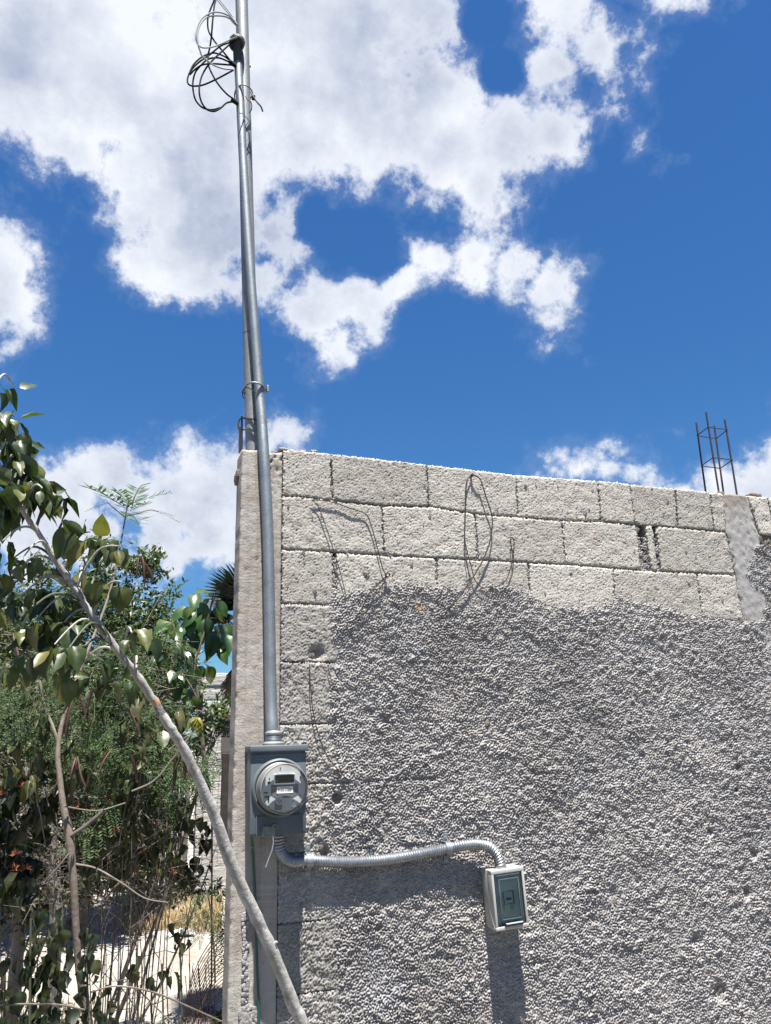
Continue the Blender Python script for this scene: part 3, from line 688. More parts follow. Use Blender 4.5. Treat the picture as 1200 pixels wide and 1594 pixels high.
wh = [[(655,345),(600,365),(500,410),(420,440),(330,445),(285,410),(270,330),(290,230),(340,160),(420,118),(500,118),(580,150),(630,195)],
      [(620,195),(540,155),(440,148),(370,165),(310,230),(285,320),(290,420),(310,480),(330,525),(420,600),(520,640),(610,650)]]
cab = empty('white_cable_coil', pix(320, 60, -.05), 'pale grey cable looping from the mouth of the hood back to the pole', 'cable')
for i, w_ in enumerate(wh):
    n = len(w_); ys = [(-.055 if (i == 0 and k == 0) else -.03-.04*min(k, n-1-k)/(n/2)) for k in range(n)]
    m = MB(); vis_tube(m, z7(w_, ys), r=.0033, seg=8, n=8); m.build('strand', MT['white_wire'], cab, smooth=True)
o = empty('guy_wire', pix(365, 32, .0), 'pair of thin wires tied to the pole above the hood and leaving the top', 'wire')
for w_ in ([(455,-60),(470,0),(540,90),(610,170)], [(478,-60),(490,0),(560,90),(625,175)]):
    m = MB(); vis_tube(m, z7(w_, [0]*4), r=.0017, seg=6); m.build('strand', MT['rebar'], o, smooth=True)
m = MB(); q = pix(363, 32, .0); m.tube([q+Vector((-.014, 0, .012)), q, q+Vector((.016, 0, -.02))], [.006, .009, .006], 10); m.build('tape_wrap', MT['galv_dull'], o, smooth=True)

# ------------------------------------------------------------------ electricity meter
BD = .092
bl, br_ = pix(389, 1235, -BD).x, pix(477, 1235, -BD).x
bz0, bz1 = pix(389, 1303, -BD).z, pix(389, 1163, -BD).z
bc = (bl+br_)/2; bw = (br_-bl)/2
met = empty('meter_box', (bc, -.004, bz0), 'slate grey steel meter socket box fixed to the corner column, below the conduit', 'meter box')
m = MB(); m.box((bc, -.004-(BD-.006)/2, (bz0+bz1)/2-.004), (bw-.002, (BD-.006)/2, (bz1-bz0)/2-.004), bev=.004); m.build('case', MT['paint'], met, smooth=True)
# front cover with shallow relief: two side rails left by the pressed round-shouldered recess
zf = -BD
m = MB(); m.box((bc, zf+.003, (bz0+bz1)/2-.008), (bw-.001, .003, (bz1-bz0)/2-.014), bev=.002)
o = m.build('front_cover', MT['paint'], met, smooth=True)
m = MB(); m.box((bc, -.004-(BD+.006)/2+.001, bz1-.006), (bw+.004, (BD+.010)/2, .010), bev=.003); m.build('lid_flange', MT['paint'], met, smooth=True)
m = MB(); q = pix(404, 1182.5, zf-.0015); m.box((q.x, zf-.0006, q.z), (.0125, .001, .0011)); q = pix(402, 1178.5, zf-.0015); m.box((q.x, zf-.0006, q.z), (.0085, .001, .0011))
m.build('embossed_mark', MT['galv_dull'], met)
mc = pix(434.7, 1226, -BD); MX, MZ = mc.x, mc.z
def disc_M(y): return Matrix.Translation((MX, y, MZ)) @ Matrix.Rotation(math.pi/2, 4, 'X')      # local +Z points towards -Y
m = MB(); m.lathe([(.0905, -.002), (.0905, .008), (.0885, .013), (.0845, .0155), (.081, .0145), (.0785, .010), (.0775, -.002)], disc_M(zf+.0), 64); m.build('sealing_ring', MT['paint'], met, smooth=True)
# lower skirt pressed out below the ring
m = MB(); m.box((bc, zf-.0015, bz0+.030), (bw*.78, .003, .030), bev=.0025); m.build('lower_plate', MT['paint'], met, smooth=True)
mt_ = empty('electric_meter', (MX, zf-.002, MZ-.075), 'round glass fronted electric meter with dark display plugged into the meter box', 'electric meter')
m = MB(); m.lathe([(.0775, 0), (.0782, .006), (.0782, .014), (.0755, .017), (.0745, .055), (.0735, .060)], disc_M(zf), 64); m.build('body', MT['meter_ring'], mt_, smooth=True)
m = MB(); m.lathe([(.0001, .0605), (.0700, .0605), (.0700, .060)][::-1], disc_M(zf), 56); m.build('face_plate', MT['face'], mt_, smooth=False)
YF = zf-.061
def fbox(name, u0, u1, v0, v1, th, mt, par=mt_, Yb=YF, bev=.0):
    a = pix((u0+u1)/2, (v0+v1)/2, Yb); s_ = scale_at(a); m = MB(); m.box((a.x, Yb-th/2, a.z), ((u1-u0)/2/s_, th/2, (v1-v0)/2/s_/.98), bev=bev); return m.build(name, mt, par)
fbox('display_frame', 426.0, 459.0, 1205.2, 1220.3, .0035, MT['white_print'], bev=.001)
fbox('display', 427.8, 457.6, 1206.6, 1218.2, .0045, MT['lcd'])
fbox('display_digit', 430, 431.2, 1214, 1216.5, .0048, MT['face'])
# printed panel with rounded lower corners
a = pix(443.3, 1220.8, YF); s_ = scale_at(a); m = MB(); hw = 21.6/s_; pts = []
for (x, z) in [(-1, 0), (1, 0)]: pts.append((a.x+x*hw, a.z))
for k in range(13):
    t = k/12; x = 1-2*t; pts.append((a.x+x*hw, a.z-(20.2-6.0*abs(x)**3)/s_))
V = [(x, YF-.0008, z) for x, z in pts]+[(x, YF, z) for x, z in pts]; n = len(pts)
m.add(V, [list(range(n)), ]+[[i, (i+1) % n, n+(i+1) % n, n+i] for i in range(n)]); m.build('printed_panel', MT['label_grey'], mt_)
fbox('sticker', 430.6, 456.2, 1224.8, 1234.2, .0016, MT['white_print'])
m = MB(); r = random.Random(3); u = 432.4
while u < 454.5:
    w_ = r.choice((.35, .55, .9)); a = pix(u+w_/2, 1229.6, YF-.0017); s_ = scale_at(a); m.box((a.x, YF-.0018, a.z), (w_/2/s_, .0002, 2.0/s_)); u += w_+r.choice((.35, .5, .7))
for k in range(9): a = pix(438+k*1.5, 1226.3, YF-.0017); s_ = scale_at(a); m.box((a.x, YF-.0018, a.z), (.4/s_, .0002, .5/s_))
m.build('barcode', MT['lcd'], mt_)
m = MB()
for k, u in enumerate((424.5, 426.2, 428.3, 430)): a = pix(u, 1224, YF-.001); s_ = scale_at(a); m.box((a.x, YF-.0011, a.z), (.55/s_, .0002, .8/s_))
for k, u in enumerate((431.5, 432.6)): a = pix(u, 1237.5, YF-.001); s_ = scale_at(a); m.box((a.x, YF-.0011, a.z), (.4/s_, .0002, .9/s_))
m.build('print', MT['lcd'], mt_)
# optical port
a = pix(434.6, 1245.8, YF); Mo = Matrix.Translation((a.x, YF, a.z)) @ Matrix.Rotation(math.pi/2, 4, 'X')
fbox('port_bracket', 427.8, 438.5, 1246, 1260, .003, MT['label_grey'])
m = MB(); m.lathe([(.0135, 0), (.0135, .006), (.0105, .0065), (.0105, .0045), (.0001, .0045)], Mo, 24); m.build('optical_port', MT['face'], mt_, smooth=True)
m = MB()
for dx, dz in ((-.0045, .0015), (.0045, .0015), (0, -.005), (0, .006)): m.lathe([(.0022, .0045), (.0022, .0052), (.0001, .0052)], Mo @ Matrix.Translation((dx, -dz, 0)), 10)
m.build('port_lens', MT['lcd'], mt_)
m = MB()
for (u, v, w_, h_) in ((419.3, 1212.5, .7, 1.6), (418.5, 1218.5, 2.2, 1.5), (413.6, 1234, 3.2, 1.0), (414.8, 1240.5, 3.0, 1.2), (418, 1243, 1.2, 3.2), (467.5, 1209.8, .9, 1.1), (467.3, 1238, .6, 1.4), (436.5, 1195.5, .7, .9), (456.7, 1247.5, .5, 1.2)):
    a = pix(u, v, YF-.001); s_ = scale_at(a); m.box((a.x, YF-.0009, a.z), (w_/s_, .0009, h_/s_))
m.build('rivet_and_slot', MT['lcd'], mt_)
a = pix(458, 1252, YF-.004); m = MB(); s_ = scale_at(a)
V = [(a.x-4.5/s_, YF-.001, a.z-4/s_), (a.x+4/s_, YF-.001, a.z-4/s_), (a.x-.5/s_, YF-.001, a.z+6/s_), (a.x, YF-.012, a.z-1/s_)]
m.add(V, [[0, 1, 3], [1, 2, 3], [2, 0, 3]]); m.build('reset_tab', MT['white_print'], mt_)
m = MB(); m.lathe([(.0735, .017), (.0745, .075), (.0735, .083), (.0700, .0875), (.0001, .0885)], disc_M(zf), 64, cap=False); m.build('glass_cover', MT['glass'], mt_, smooth=True)
m = MB(); m.lathe([(.0745, .0715), (.0762, .073), (.0765, .079), (.0745, .084), (.0722, .0815)], disc_M(zf), 64, cap=False); m.build('cover_rim', mat('translucent_rim', (.42, .42, .41), .25, spec=.6), mt_, smooth=True)
# seal
sl = empty('plastic_seal', pix(418, 1294, zf-.02), 'cloudy green plastic seal with a dangling white wire under the meter', 'seal')
m = MB(); a = pix(418, 1294.5, zf-.014); m.box((0, 0, 0), (.021, .005, .016), M=Matrix.Translation(a) @ Matrix.Rotation(math.radians(8), 4, 'Y'), bev=.003); m.build('tab', MT['seal'], sl, smooth=True)
a = pix(427.5, 1287, zf-.014); m = MB(); m.lathe([(.009, -.004), (.010, 0), (.009, .005), (.006, .006), (.005, .003), (.0001, .003)], Matrix.Translation(a) @ Matrix.Rotation(math.pi/2, 4, 'X'), 18); m.build('lock_barrel', MT['seal'], sl, smooth=True)
m = MB(); vis_tube(m, [(415, 1274, zf-.004), (414.6, 1280, zf-.012), (415, 1286, zf-.02)], r=.0011, seg=6); m.build('loop_wire', MT['galv_dull'], sl, smooth=True)
m = MB(); vis_tube(m, [(424.5, 1302, zf-.018), (425.5, 1310, zf-.02), (423, 1324, zf-.016), (417.5, 1338, zf-.01), (413.5, 1350, zf-.0)], r=.0016, seg=6); m.build('tail_wire', MT['white_print'], sl, smooth=True)

# flexible conduit
FXP = [(433, 1296, -.06), (433.5, 1310, -.06), (436, 1324, -.056), (444, 1336, -.048), (458, 1341.5, -.038), (480, 1339.5, -.026), (520, 1342, -.025), (560, 1341.5, -.025), (600, 1338.5, -.025), (650, 1330.5, -.025), (690, 1322.5, -.026), (720, 1316.5, -.034), (742, 1314.5, -.040), (760, 1318, -.046), (771, 1328, -.05), (777, 1341, -.052), (779.5, 1353, -.053)]
sp = spline(FXP, 24); P0 = [pix(*q[:3]) for q in sp]; L_ = [0]
for a, b in zip(P0[:-1], P0[1:]): L_.append(L_[-1]+(b-a).length)
flex = empty('flexible_conduit', pix(445, 1338, -.01), 'ribbed silver flexible conduit sagging along the render between meter box and breaker box', 'conduit')
step = .00175; nR = int(L_[-1]/step); P = []; R = []
xs_ = np.interp(np.linspace(0, L_[-1], nR), L_, [p.x for p in P0]); ys_ = np.interp(np.linspace(0, L_[-1], nR), L_, [p.y for p in P0]); zs_ = np.interp(np.linspace(0, L_[-1], nR), L_, [p.z for p in P0])
P = [Vector(q) for q in zip(xs_, ys_, zs_)]; R = [.0172+.0016*math.sin(2*math.pi*i*step/.0088) for i in range(nR)]
m = MB(); m.tube(P, R, 20); m.build('ribbed_hose', MT['flex'], flex, smooth=True)
m = MB(); q0, q1 = pix(778.6, 1346, -.052), pix(779.8, 1357, -.053); m.tube([q0, q0.lerp(q1, .3), q0.lerp(q1, .34), q1], [.020, .020, .0225, .0225], 24); m.build('end_fitting', MT['galv_dull'], flex, smooth=True)
for i, (u, v, dz) in enumerate(((481, 1339.5, .035), (697, 1321, .034))):
    c = pix(u, v, -.026); cl = empty('conduit_clamp', (c.x, -.004, c.z), ('bright steel saddle clamp holding the ribbed conduit just right of the meter box', 'bright steel saddle clamp holding the ribbed conduit nearer the breaker box')[i], 'clamp', 'saddle clamps on the ribbed conduit')
    m = MB(); n = 18; V = []; wd = .011
    for k in range(n+1):
        a = math.pi*k/n; rr = .0205
        for sx in (-wd, wd):
            V.append((c.x+sx, c.y-math.sin(a)*rr, c.z+math.cos(a)*rr)); V.append((c.x+sx, c.y-math.sin(a)*(rr+.0015), c.z+math.cos(a)*(rr+.0015)))
    F = []
    for k in range(n):
        b = k*4; F += [[b+1, b+3, b+7, b+5], [b, b+4, b+6, b+2], [b, b+1, b+5, b+4], [b+2, b+6, b+7, b+3]]
    m.add(V, F)
    for s_ in (1, -1):
        m.box((c.x, (c.y-.006)/2-.001, c.z+s_*.0215), (wd, abs(c.y+.006)/2+.001, .001)); m.box((c.x, -.008, c.z+s_*dz), (wd*.8, .0012, .0135), bev=.0008)
    m.build('saddle', MT['galv'], cl)
    for s_ in (1, -1):
        m = MB(); m.lathe([(.0055, 0), (.005, .003), (.0001, .0035)], Matrix.Translation((c.x, -.009, c.z+s_*dz)) @ Matrix.Rotation(math.pi/2, 4, 'X'), 12); m.build('screw', MT['galv_dull'], cl, smooth=True)

# ------------------------------------------------------------------ breaker box
D_ = .085
TL, TR, BR, BL = pix(764.3, 1355.5, -D_), pix(815, 1348.5, -D_), pix(822, 1441, -D_), pix(773, 1451.5, -D_)
cen = (TL+TR+BR+BL)/4; W_ = ((TR-TL).length+(BR-BL).length)/4; H_ = ((TL-BL).length+(TR-BR).length)/4
ang = (math.atan2((TR-TL).z, (TR-TL).x)+math.atan2((BR-BL).z, (BR-BL).x)+math.atan2(-(TL-BL).x, (TL-BL).z)+math.atan2(-(TR-BR).x, (TR-BR).z))/4
MB_ = Matrix.Translation((cen.x, 0, cen.z)) @ Matrix.Rotation(-ang, 4, 'Y')
bx = empty('breaker_box', MB_ @ Vector((0, -.006, -H_)), 'small off white breaker enclosure with smoked door at the end of the ribbed conduit', 'breaker box')
m = MB()
def shell(m, w, h, y0, y1, lip, w1=None, h1=None):
    pass
# back shell
m.box((0, -.030, 0), (W_, .026, H_), M=MB_, bev=.005); m.build('back_shell', MT['white_plastic'], bx, smooth=True)
# front cover: tray with raised rim
m = MB(); ft = .010
for (cx_, cz_, hx, hz) in ((0, H_-.007, W_+.0015, .007), (0, -H_+.006, W_+.0015, .006), (-W_+.0035, 0, .0045, H_-.012), (W_-.0035, 0, .0045, H_-.012)):
    m.box((cx_, -.057-.014, cz_), (hx, .016, hz), M=MB_, bev=.0025)
m.build('front_cover', MT['white_plastic'], bx, smooth=True)
m = MB()   # slanting moulded rib on the left cheek
pr = [(-.055, .35*H_), (-.055, -.2*H_), (-.072, -.55*H_), (-.086, -.93*H_)]
pts = [MB_ @ Vector((-W_-.0002, y, z)) for y, z in [(-.054, .9*H_), (-.050, .2*H_), (-.050, -.25*H_), (-.062, -.6*H_), (-.078, -.93*H_)]]
m.tube(pts, .0022, 8); m.build('cheek_rib', MT['white_plastic'], bx, smooth=True)
# inside
m = MB(); m.box((0, -.068, 0), (W_-.008, .002, H_-.013), M=MB_); m.build('inner_panel', MT['inner'], bx)
m = MB(); m.box((-.001, -.0735, .002), (.0165, .004, .018), M=MB_, bev=.001); m.box((0, -.0725, -.030), (.019, .003, .011), M=MB_, bev=.001); m.build('breaker_switch', MT['inner'], bx)
m = MB(); m.box((.012, -.0715, .000), (.0105, .002, .022), M=MB_); m.box((-.001, -.0785, -.002), (.010, .0018, .0035), M=MB_, bev=.001); m.build('toggle', MT['dark'], bx)
m = MB(); m.box((.010, -.0762, -.030), (.0075, .0006, .009), M=MB_); m.build('rating_label', mat('pale_green_label', (.45, .58, .42), .5), bx)
# smoked door: frame and raised window
m = MB()
m.box((0, -.0835, 0), (W_-.0085, .0022, H_-.0135), M=MB_, bev=.001)
m.build('smoked_door', MT['smoked'], bx, smooth=True)
m = MB()
for (cx_, cz_, hx, hz) in ((0, H_*.66, W_*.60, .0022), (0, -H_*.66, W_*.60, .0022), (-W_*.60, 0, .0022, H_*.66), (W_*.60, 0, .0022, H_*.66), (0, H_*.80, W_*.72, .0015)):
    m.box((cx_, -.0870, cz_), (hx, .0016, hz), M=MB_, bev=.001)
m.build('door_rib', mat('smoked_edge', (.10, .14, .145), .15, spec=.7), bx, smooth=True)
m = MB(); m.box((.004, -.089, -H_+.017), (W_*.56, .007, .006), M=MB_, bev=.003); m.build('door_handle', mat('dark_smoked_handle', (.02, .035, .045), .15, spec=.7), bx, smooth=True)
m = MB(); m.box((.004, -.0965, -H_+.0205), (W_*.50, .0015, .0018), M=MB_, bev=.0005); m.build('handle_lip', MT['inner'], bx)

# ------------------------------------------------------------------ cables and tie wires on the wall
o = empty('green_cable', pix(394, 1318, -.01), 'dark green cable hanging down the corner column from under the meter box', 'cable')
m = MB(); vis_tube(m, [(391, 1298, -.03), (393, 1320, -.012), (396.5, 1380, -.010), (398.5, 1440, -.012), (400, 1500, -.010), (402, 1550, -.010), (403, 1600, -.012), (404, 1700, -.012)], rpx=2.2, seg=8); m.build('sheath', MT['green_wire'], o, smooth=True)
m = MB(); q = pix(393.2, 1319, -.014); m.box(q, (.005, .003, .003), bev=.001); m.build('staple', MT['galv_dull'], o)
def z4(p): return [(x/5.694+680, y/5.694+720) for x, y in p]
def z3(p): return [(x/2.667+350, y/2.667+660) for x, y in p]
def wires(name, loc, label, strands, rpx=.85, Y=-.008):
    o = empty(name, loc, label, 'wire')
    for s_ in strands:
        pl = s_[0]; ys = s_[1] if len(s_) > 1 else None; n = len(pl)
        m = MB(); vis_tube(m, [(u, v, (ys[i] if ys else Y)) for i, (u, v) in enumerate(pl)], rpx=1.0*(s_[2] if len(s_) > 2 else rpx), seg=6, n=8); m.build('strand', MT['rust'], o, smooth=True)
    return o
s1 = z4([(300,120),(270,150),(255,230),(250,400),(247,560),(250,700),(275,820),(305,920),(325,1010),(350,1060),(400,1105),(480,1108),(570,1080),(620,1030),(655,930),(675,850),(683,740),(682,690),(665,660),(652,685),(662,760),(672,850)])
s2 = z4([(300,120),(345,120),(385,150),(410,220),(440,320),(480,440),(492,520),(480,640),(455,750),(400,880),(330,1000),(260,1100),(200,1190),(130,1260),(75,1330)])
s3 = z4([(300,118),(275,145),(262,230),(256,400),(250,560),(245,700),(262,850),(280,980),(300,1080)])
o = wires('tie_wire_loop', pix(733, 741, 0), 'long loop of rusty tie wire hung from a nail in the top course of blocks', [(s1, [-.008]+[-.013]*20+[-.016], .8), (s2, [-.008]+[-.018]*12+[-.014, -.008], 1.05), (s3, [-.008]+[-.014]*8, .6)])
m = MB(); q = pix(733, 741, .0); m.tube([q+Vector((0, .01, 0)), q+Vector((0, -.018, .002))], .0045, 8); m.build('nail', MT['rust'], o)
a1 = z3([(360,315),(385,340),(410,400),(440,490),(458,545),(480,620),(503,715)])
a2 = z3([(362,315),(400,318),(450,325),(520,350),(585,375),(610,430),(635,520),(655,600),(672,628)])
fan = [z3([(672,630),(640,665),(600,700),(575,750),(555,785),(520,830),(465,862)]), z3([(672,630),(655,665),(625,700),(600,735),(570,775),(530,820)]), z3([(672,630),(630,670),(595,715),(565,750),(560,760)]), z3([(674,630),(650,680),(620,720),(575,790),(500,850),(450,855)]), z3([(672,630),(648,650),(610,685),(590,720),(560,790)])]
o = wires('twisted_tie_wire', pix(602, 895, 0), 'rusty tie wire twisted into a knot with fanned ends over the upper blocks', [(a1, None, .7), (a2, None, .85)]+[(f, [-.014]+[-.016]*(len(f)-2)+[-.009], .5) for f in fan])
m = MB(); q = pix(603, 895, -.016)
for k in range(3): m.tube([q+Vector((.010*math.cos(a), .004*math.sin(3*a+k), .007*math.sin(a))) for a in np.linspace(0, 6.4, 16)], .0017, 6)
m.build('knot', MT['rust'], o, smooth=True)
def z5(p): return [(x/2.857+430, y/2.857+900) for x, y in p]
wires('loose_tie_wire', pix(482, 1035, 0), 'thin rusty wire curving down the bare blocks from the chipped hole', [(z5([(148,385),(152,480),(165,600),(195,720),(240,810),(300,880),(330,910)]), [-.004]+[-.013]*5+[-.008], .75)])
wires('wire_end', pix(515, 1040, 0), 'short bent wire end sticking from the render right of the chipped hole', [(z5([(230,395),(240,440),(255,490),(285,520)]), None, .6)])
# nail and dry leaf caught on the render
o = empty('dry_leaf', pix(653, 945, -.01), 'small orange dry leaf caught on the rough render below the wire knot', 'leaf')
m = MB(); q = pix(653, 945, -.012)
for k in range(5):
    a = k*1.25; t = Vector((math.cos(a), -.3, math.sin(a)))*.014; s_ = Vector((-math.sin(a), 0, math.cos(a)))*.004
    m.add([q, q+t*.5+s_, q+t, q+t*.5-s_], [[0, 1, 2, 3]])
m.build('blade', mat('orange_dry_leaf', (.45, .2, .05), .7), o)

#@@VEG@@
# ------------------------------------------------------------------ ground
_gn = np.random.RandomState(77)
_G = {}
def vnoise(X, Y, s, seed):
    if seed not in _G: _G[seed] = np.random.RandomState(seed).rand(257, 257)
    g = _G[seed]; x = (X/s) % 256; y = (Y/s) % 256; i = x.astype(int); j = y.astype(int); fx = x-i; fy = y-j
    fx = fx*fx*(3-2*fx); fy = fy*fy*(3-2*fy); return (g[j, i]*(1-fx)+g[j, i+1]*fx)*(1-fy)+(g[j+1, i]*(1-fx)+g[j+1, i+1]*fx)*fy
def gz(X, Y):
    h = .10*(vnoise(X, Y, 1.7, 1)-.5)+.05*(vnoise(X, Y, .5, 2)-.5)+.022*(vnoise(X, Y, .13, 3)-.5)+.012*(vnoise(X, Y, .05, 4)-.5)
    return h-.02
def axis(lo, hi, st, far):
    c = list(np.arange(lo, hi, st)); s = st
    while c[-1] < far: s *= 1.22; c.append(c[-1]+s)
    s = st; l = []
    x = lo
    while x > -far: s *= 1.22; x -= s; l.append(x)
    return np.array(l[::-1]+c)
gx, gy = axis(-4.2, .6, .022, 420), axis(-.4, 9.0, .028, 420)
X, Y = np.meshgrid(gx, gy); Z = gz(X, Y)
near = np.clip(1-(np.maximum(np.abs(X+2)-4, 0)+np.maximum(np.abs(Y-3)-7, 0))/25, 0, 1); Z = Z*near - .02
idx = np.arange(X.size).reshape(X.shape); F = np.stack([idx[:-1, :-1], idx[:-1, 1:], idx[1:, 1:], idx[1:, :-1]], -1).reshape(-1, 4)
MT['ground'] = mat('pale_caliche_soil', (.50, .455, .39), .95, var=[(1.1, 5, (.36, .31, .25), .5, .72), (7, 5, (.62, .58, .52), .45, .7), (38, 4, (.28, .25, .21), .58, .75), (160, 3, (.66, .63, .58), .55, .8)], bump=[(60, .012, 5), (300, .003, 3)], spec=.1)
g = link_mesh('ground', np_mesh('ground', np.stack([X, Y, Z], -1).reshape(-1, 3), F), MT['ground']); tag(g, kind='structure')
def gpt(X, Y): return float(gz(np.array([X]), np.array([Y]))[0])-.02
# unseen dark sheet added before the wall to cut ground bounce into its shadows
m = MB(); m.add([(-60, -9, .012), (60, -9, .012), (60, -1.15, .012), (-60, -1.15, .012), (-60, -9, -.3), (60, -9, -.3), (60, -1.15, -.3), (-60, -1.15, -.3)], [[0, 1, 2, 3], [0, 4, 5, 1], [1, 5, 6, 2], [2, 6, 7, 3], [3, 7, 4, 0]])
tag(m.build('unseen_dark_sheet', mat('dark_low_bounce', (.055, .055, .055), .9, var=[(3, 5, (.075, .072, .068), .4, .7), (120, 3, (.11, .11, .105), .55, .8)], bump=(150, .004, 3))), kind='structure')
# loose stones
V = []; F = []; r = np.random.RandomState(8)
import itertools
oct_ = np.array([(1,0,0),(-1,0,0),(0,1,0),(0,-1,0),(0,0,1),(0,0,-1)], float)
of = [(0,2,4),(2,1,4),(1,3,4),(3,0,4),(2,0,5),(1,2,5),(3,1,5),(0,3,5)]
for i in range(2600):
    y = r.uniform(.3, 6.5)**1.0; x = r.uniform(-3.6, .1); s = .006+.02*r.rand()**3
    if vnoise(np.array([x]), np.array([y]), .4, 9)[0] < .4 and r.rand() < .75: continue
    rot = r.randn(3, 3); q, _ = np.linalg.qr(rot); v = (oct_*s*r.uniform(.6, 1.2, (6, 3))) @ q.T; v[:, 2] *= .7; v += (x, y, gpt(x, y)+s*.2)
    n = len(V); V += v.tolist(); F += [[a+n for a in f] for f in of]
o = link_mesh('loose_stones', np_mesh('loose_stones', np.array(V), F, False), mat('pale_stone', (.52, .49, .44), .9, var=[(9, 3, (.36, .33, .29), .45, .7)]))
tag(o, 'scattered pale stones on the bare ground left of the wall', kind='stuff')

# ------------------------------------------------------------------ leaves
def leaf_mesh(name, W=.5, fold=.25, curl=.35, tip=1.0, wave=0.0, twist=0, seed=0, nl=7, petiole=.12):
    """unit-length blade along +X, midrib folded, drooping; returned mesh is shared by many leaves"""
    r = random.Random(seed); V = []; F = []; cols = (-1, -.5, 0, .5, 1)
    for i in range(nl+1):
        t = i/nl; w = W*.5*(math.sin(math.pi*min(1, t**.86))**.72 if 0 < t < 1 else 0)*(1-.12*t)+.002
        if t > .82: w *= (1-(t-.82)/.18)**.6*.9+.02
        x = petiole+t*(1-petiole); z = -curl*t*t; a = twist*t
        for s in cols:
            y = s*w; zz = abs(s)*w*fold*2 + wave*w*math.sin(t*13+s*3+seed)*abs(s)
            V.append((x-.12*curl*t, y*math.cos(a)-zz*math.sin(a), z+y*math.sin(a)+zz*math.cos(a)))
    for i in range(nl):
        for k in range(4): F.append([i*5+k, (i+1)*5+k, (i+1)*5+k+1, i*5+k+1])
    n = len(V); q = .006     # petiole and midrib as a thin keel
    V += [(0, -q, .01), (0, q, .01), (petiole, q, 0), (petiole, -q, 0), (0, 0, -q), (petiole, 0, -q*1.5)]
    F += [[n, n+3, n+2, n+1], [n, n+4, n+5, n+3], [n+1, n+2, n+5, n+4]]
    return np_mesh(name, np.array(V), F)
def orient(P, d, nh):
    d = d.normalized(); n = (nh-d*nh.dot(d)); n = n.normalized() if n.length > 1e-5 else d.orthogonal().normalized(); b = n.cross(d)
    return Matrix(((d.x, b.x, n.x, P.x), (d.y, b.y, n.y, P.y), (d.z, b.z, n.z, P.z), (0, 0, 0, 1)))
class Plant:
    """a plant's Empty with quick parenting of shared leaf meshes"""
    def __init__(s, name, root, label, cat, group=None):
        s.o = empty(name, root, label, cat, group); s.inv = Matrix.Translation(-Vector(root)); s.n = 0
    def leaf(s, me, P, d, L, nh, name='leaf', wid=1.0):
        M = orient(P, d, nh) @ Matrix.Diagonal((L, L*wid, L, 1)); o = bpy.data.objects.new(name, me); COL.objects.link(o); o.parent = s.o; o.matrix_local = s.inv @ M; s.n += 1; return o
    def tube(s, name, pts, rad, mt, seg=7):
        m = MB(); m.tube(pts, rad, seg); return m.build(name, mt, s.o, smooth=True)
def rv(r, k=1.0): return Vector((r.gauss(0, k), r.gauss(0, k), r.gauss(0, k)))
def leafmat(name, cols, rough=.4, trans=.25, vein=True):
    var = [(3.2, 3, (1.0, 1.0, .92), .45, .7)]
    return mat(name, (1.45, 1.45, 1.45), rough, trans=trans, var=var, extra=objrand(cols), spec=.5)
MT['leaf_a'] = leafmat('leathery_olive_leaf', [(.022, .046, .015), (.036, .062, .018), (.052, .078, .022), (.028, .052, .018), (.085, .105, .028), (.15, .14, .04)], .42, .30)
MT['leaf_c'] = leafmat('glossy_green_leaf', [(.022, .060, .016), (.030, .075, .018), (.045, .095, .020), (.09, .13, .022)], .33, .25)
MT['leaf_d'] = leafmat('dark_wilting_leaf', [(.012, .020, .008), (.026, .040, .014), (.016, .026, .010), (.07, .075, .026)], .5, .25)
MT['leaf_e'] = leafmat('olive_drooping_leaf', [(.035, .048, .016), (.060, .066, .022), (.09, .09, .03), (.03, .04, .014), (.14, .13, .05)], .5, .25)
MT['frond'] = mat('fine_feathery_leaflets', (.045, .075, .028), .7, spec=.2, trans=.12, extra=facerand([(.010, .023, .008), (.018, .038, .012), (.06, .10, .028), (.014, .029, .010)]))
MT['small'] = mat('small_shrub_leaves', (.05, .08, .02), .5, trans=.25, extra=facerand([(.020, .042, .012), (.038, .072, .018), (.085, .13, .035), (.028, .052, .014), (.13, .16, .06)]))
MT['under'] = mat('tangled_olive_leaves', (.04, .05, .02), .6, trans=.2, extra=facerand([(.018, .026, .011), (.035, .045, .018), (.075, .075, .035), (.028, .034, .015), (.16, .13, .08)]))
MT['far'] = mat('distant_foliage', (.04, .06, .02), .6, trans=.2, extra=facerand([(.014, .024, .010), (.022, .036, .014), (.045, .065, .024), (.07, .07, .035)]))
MT['bark_pale'] = mat('pale_grey_bark', (.24, .225, .205), .8, var=[(25, 4, (.15, .14, .125), .5, .75), (70, 3, (.36, .35, .33), .5, .75), (8, 3, (.29, .27, .24), .45, .7)], bump=[(45, .003, 4), (160, .0008, 3)])
MT['bark_brown'] = mat('brown_bark', (.20, .155, .125), .85, var=[(30, 4, (.34, .29, .24), .5, .75), (7, 4, (.15, .11, .085), .5, .7)], bump=(90, .002, 4))
MT['twig'] = mat('pale_twig', (.22, .18, .14), .8, var=[(25, 3, (.11, .085, .07), .42, .62), (9, 4, (.32, .28, .22), .5, .7)])
MT['twig_green'] = mat('green_twig', (.10, .11, .05), .7)
MT['dry'] = mat('dry_stalk', (.20, .165, .15), .85, var=[(14, 3, (.11, .085, .08), .4, .7)])
MT['pod'] = mat('brown_seed_pod', (.13, .062, .040), .55, var=[(20, 3, (.075, .04, .028), .4, .7)], trans=.15, extra=objrand([(.6, .6, .6), (1.3, 1.2, 1.1), (.9, .8, .8)]))
MT['flower'] = mat('orange_red_petals', (.42, .07, .025), .6, trans=.2, extra=facerand([(.20, .030, .018), (.30, .07, .03), (.15, .045, .02), (.32, .12, .05)]))
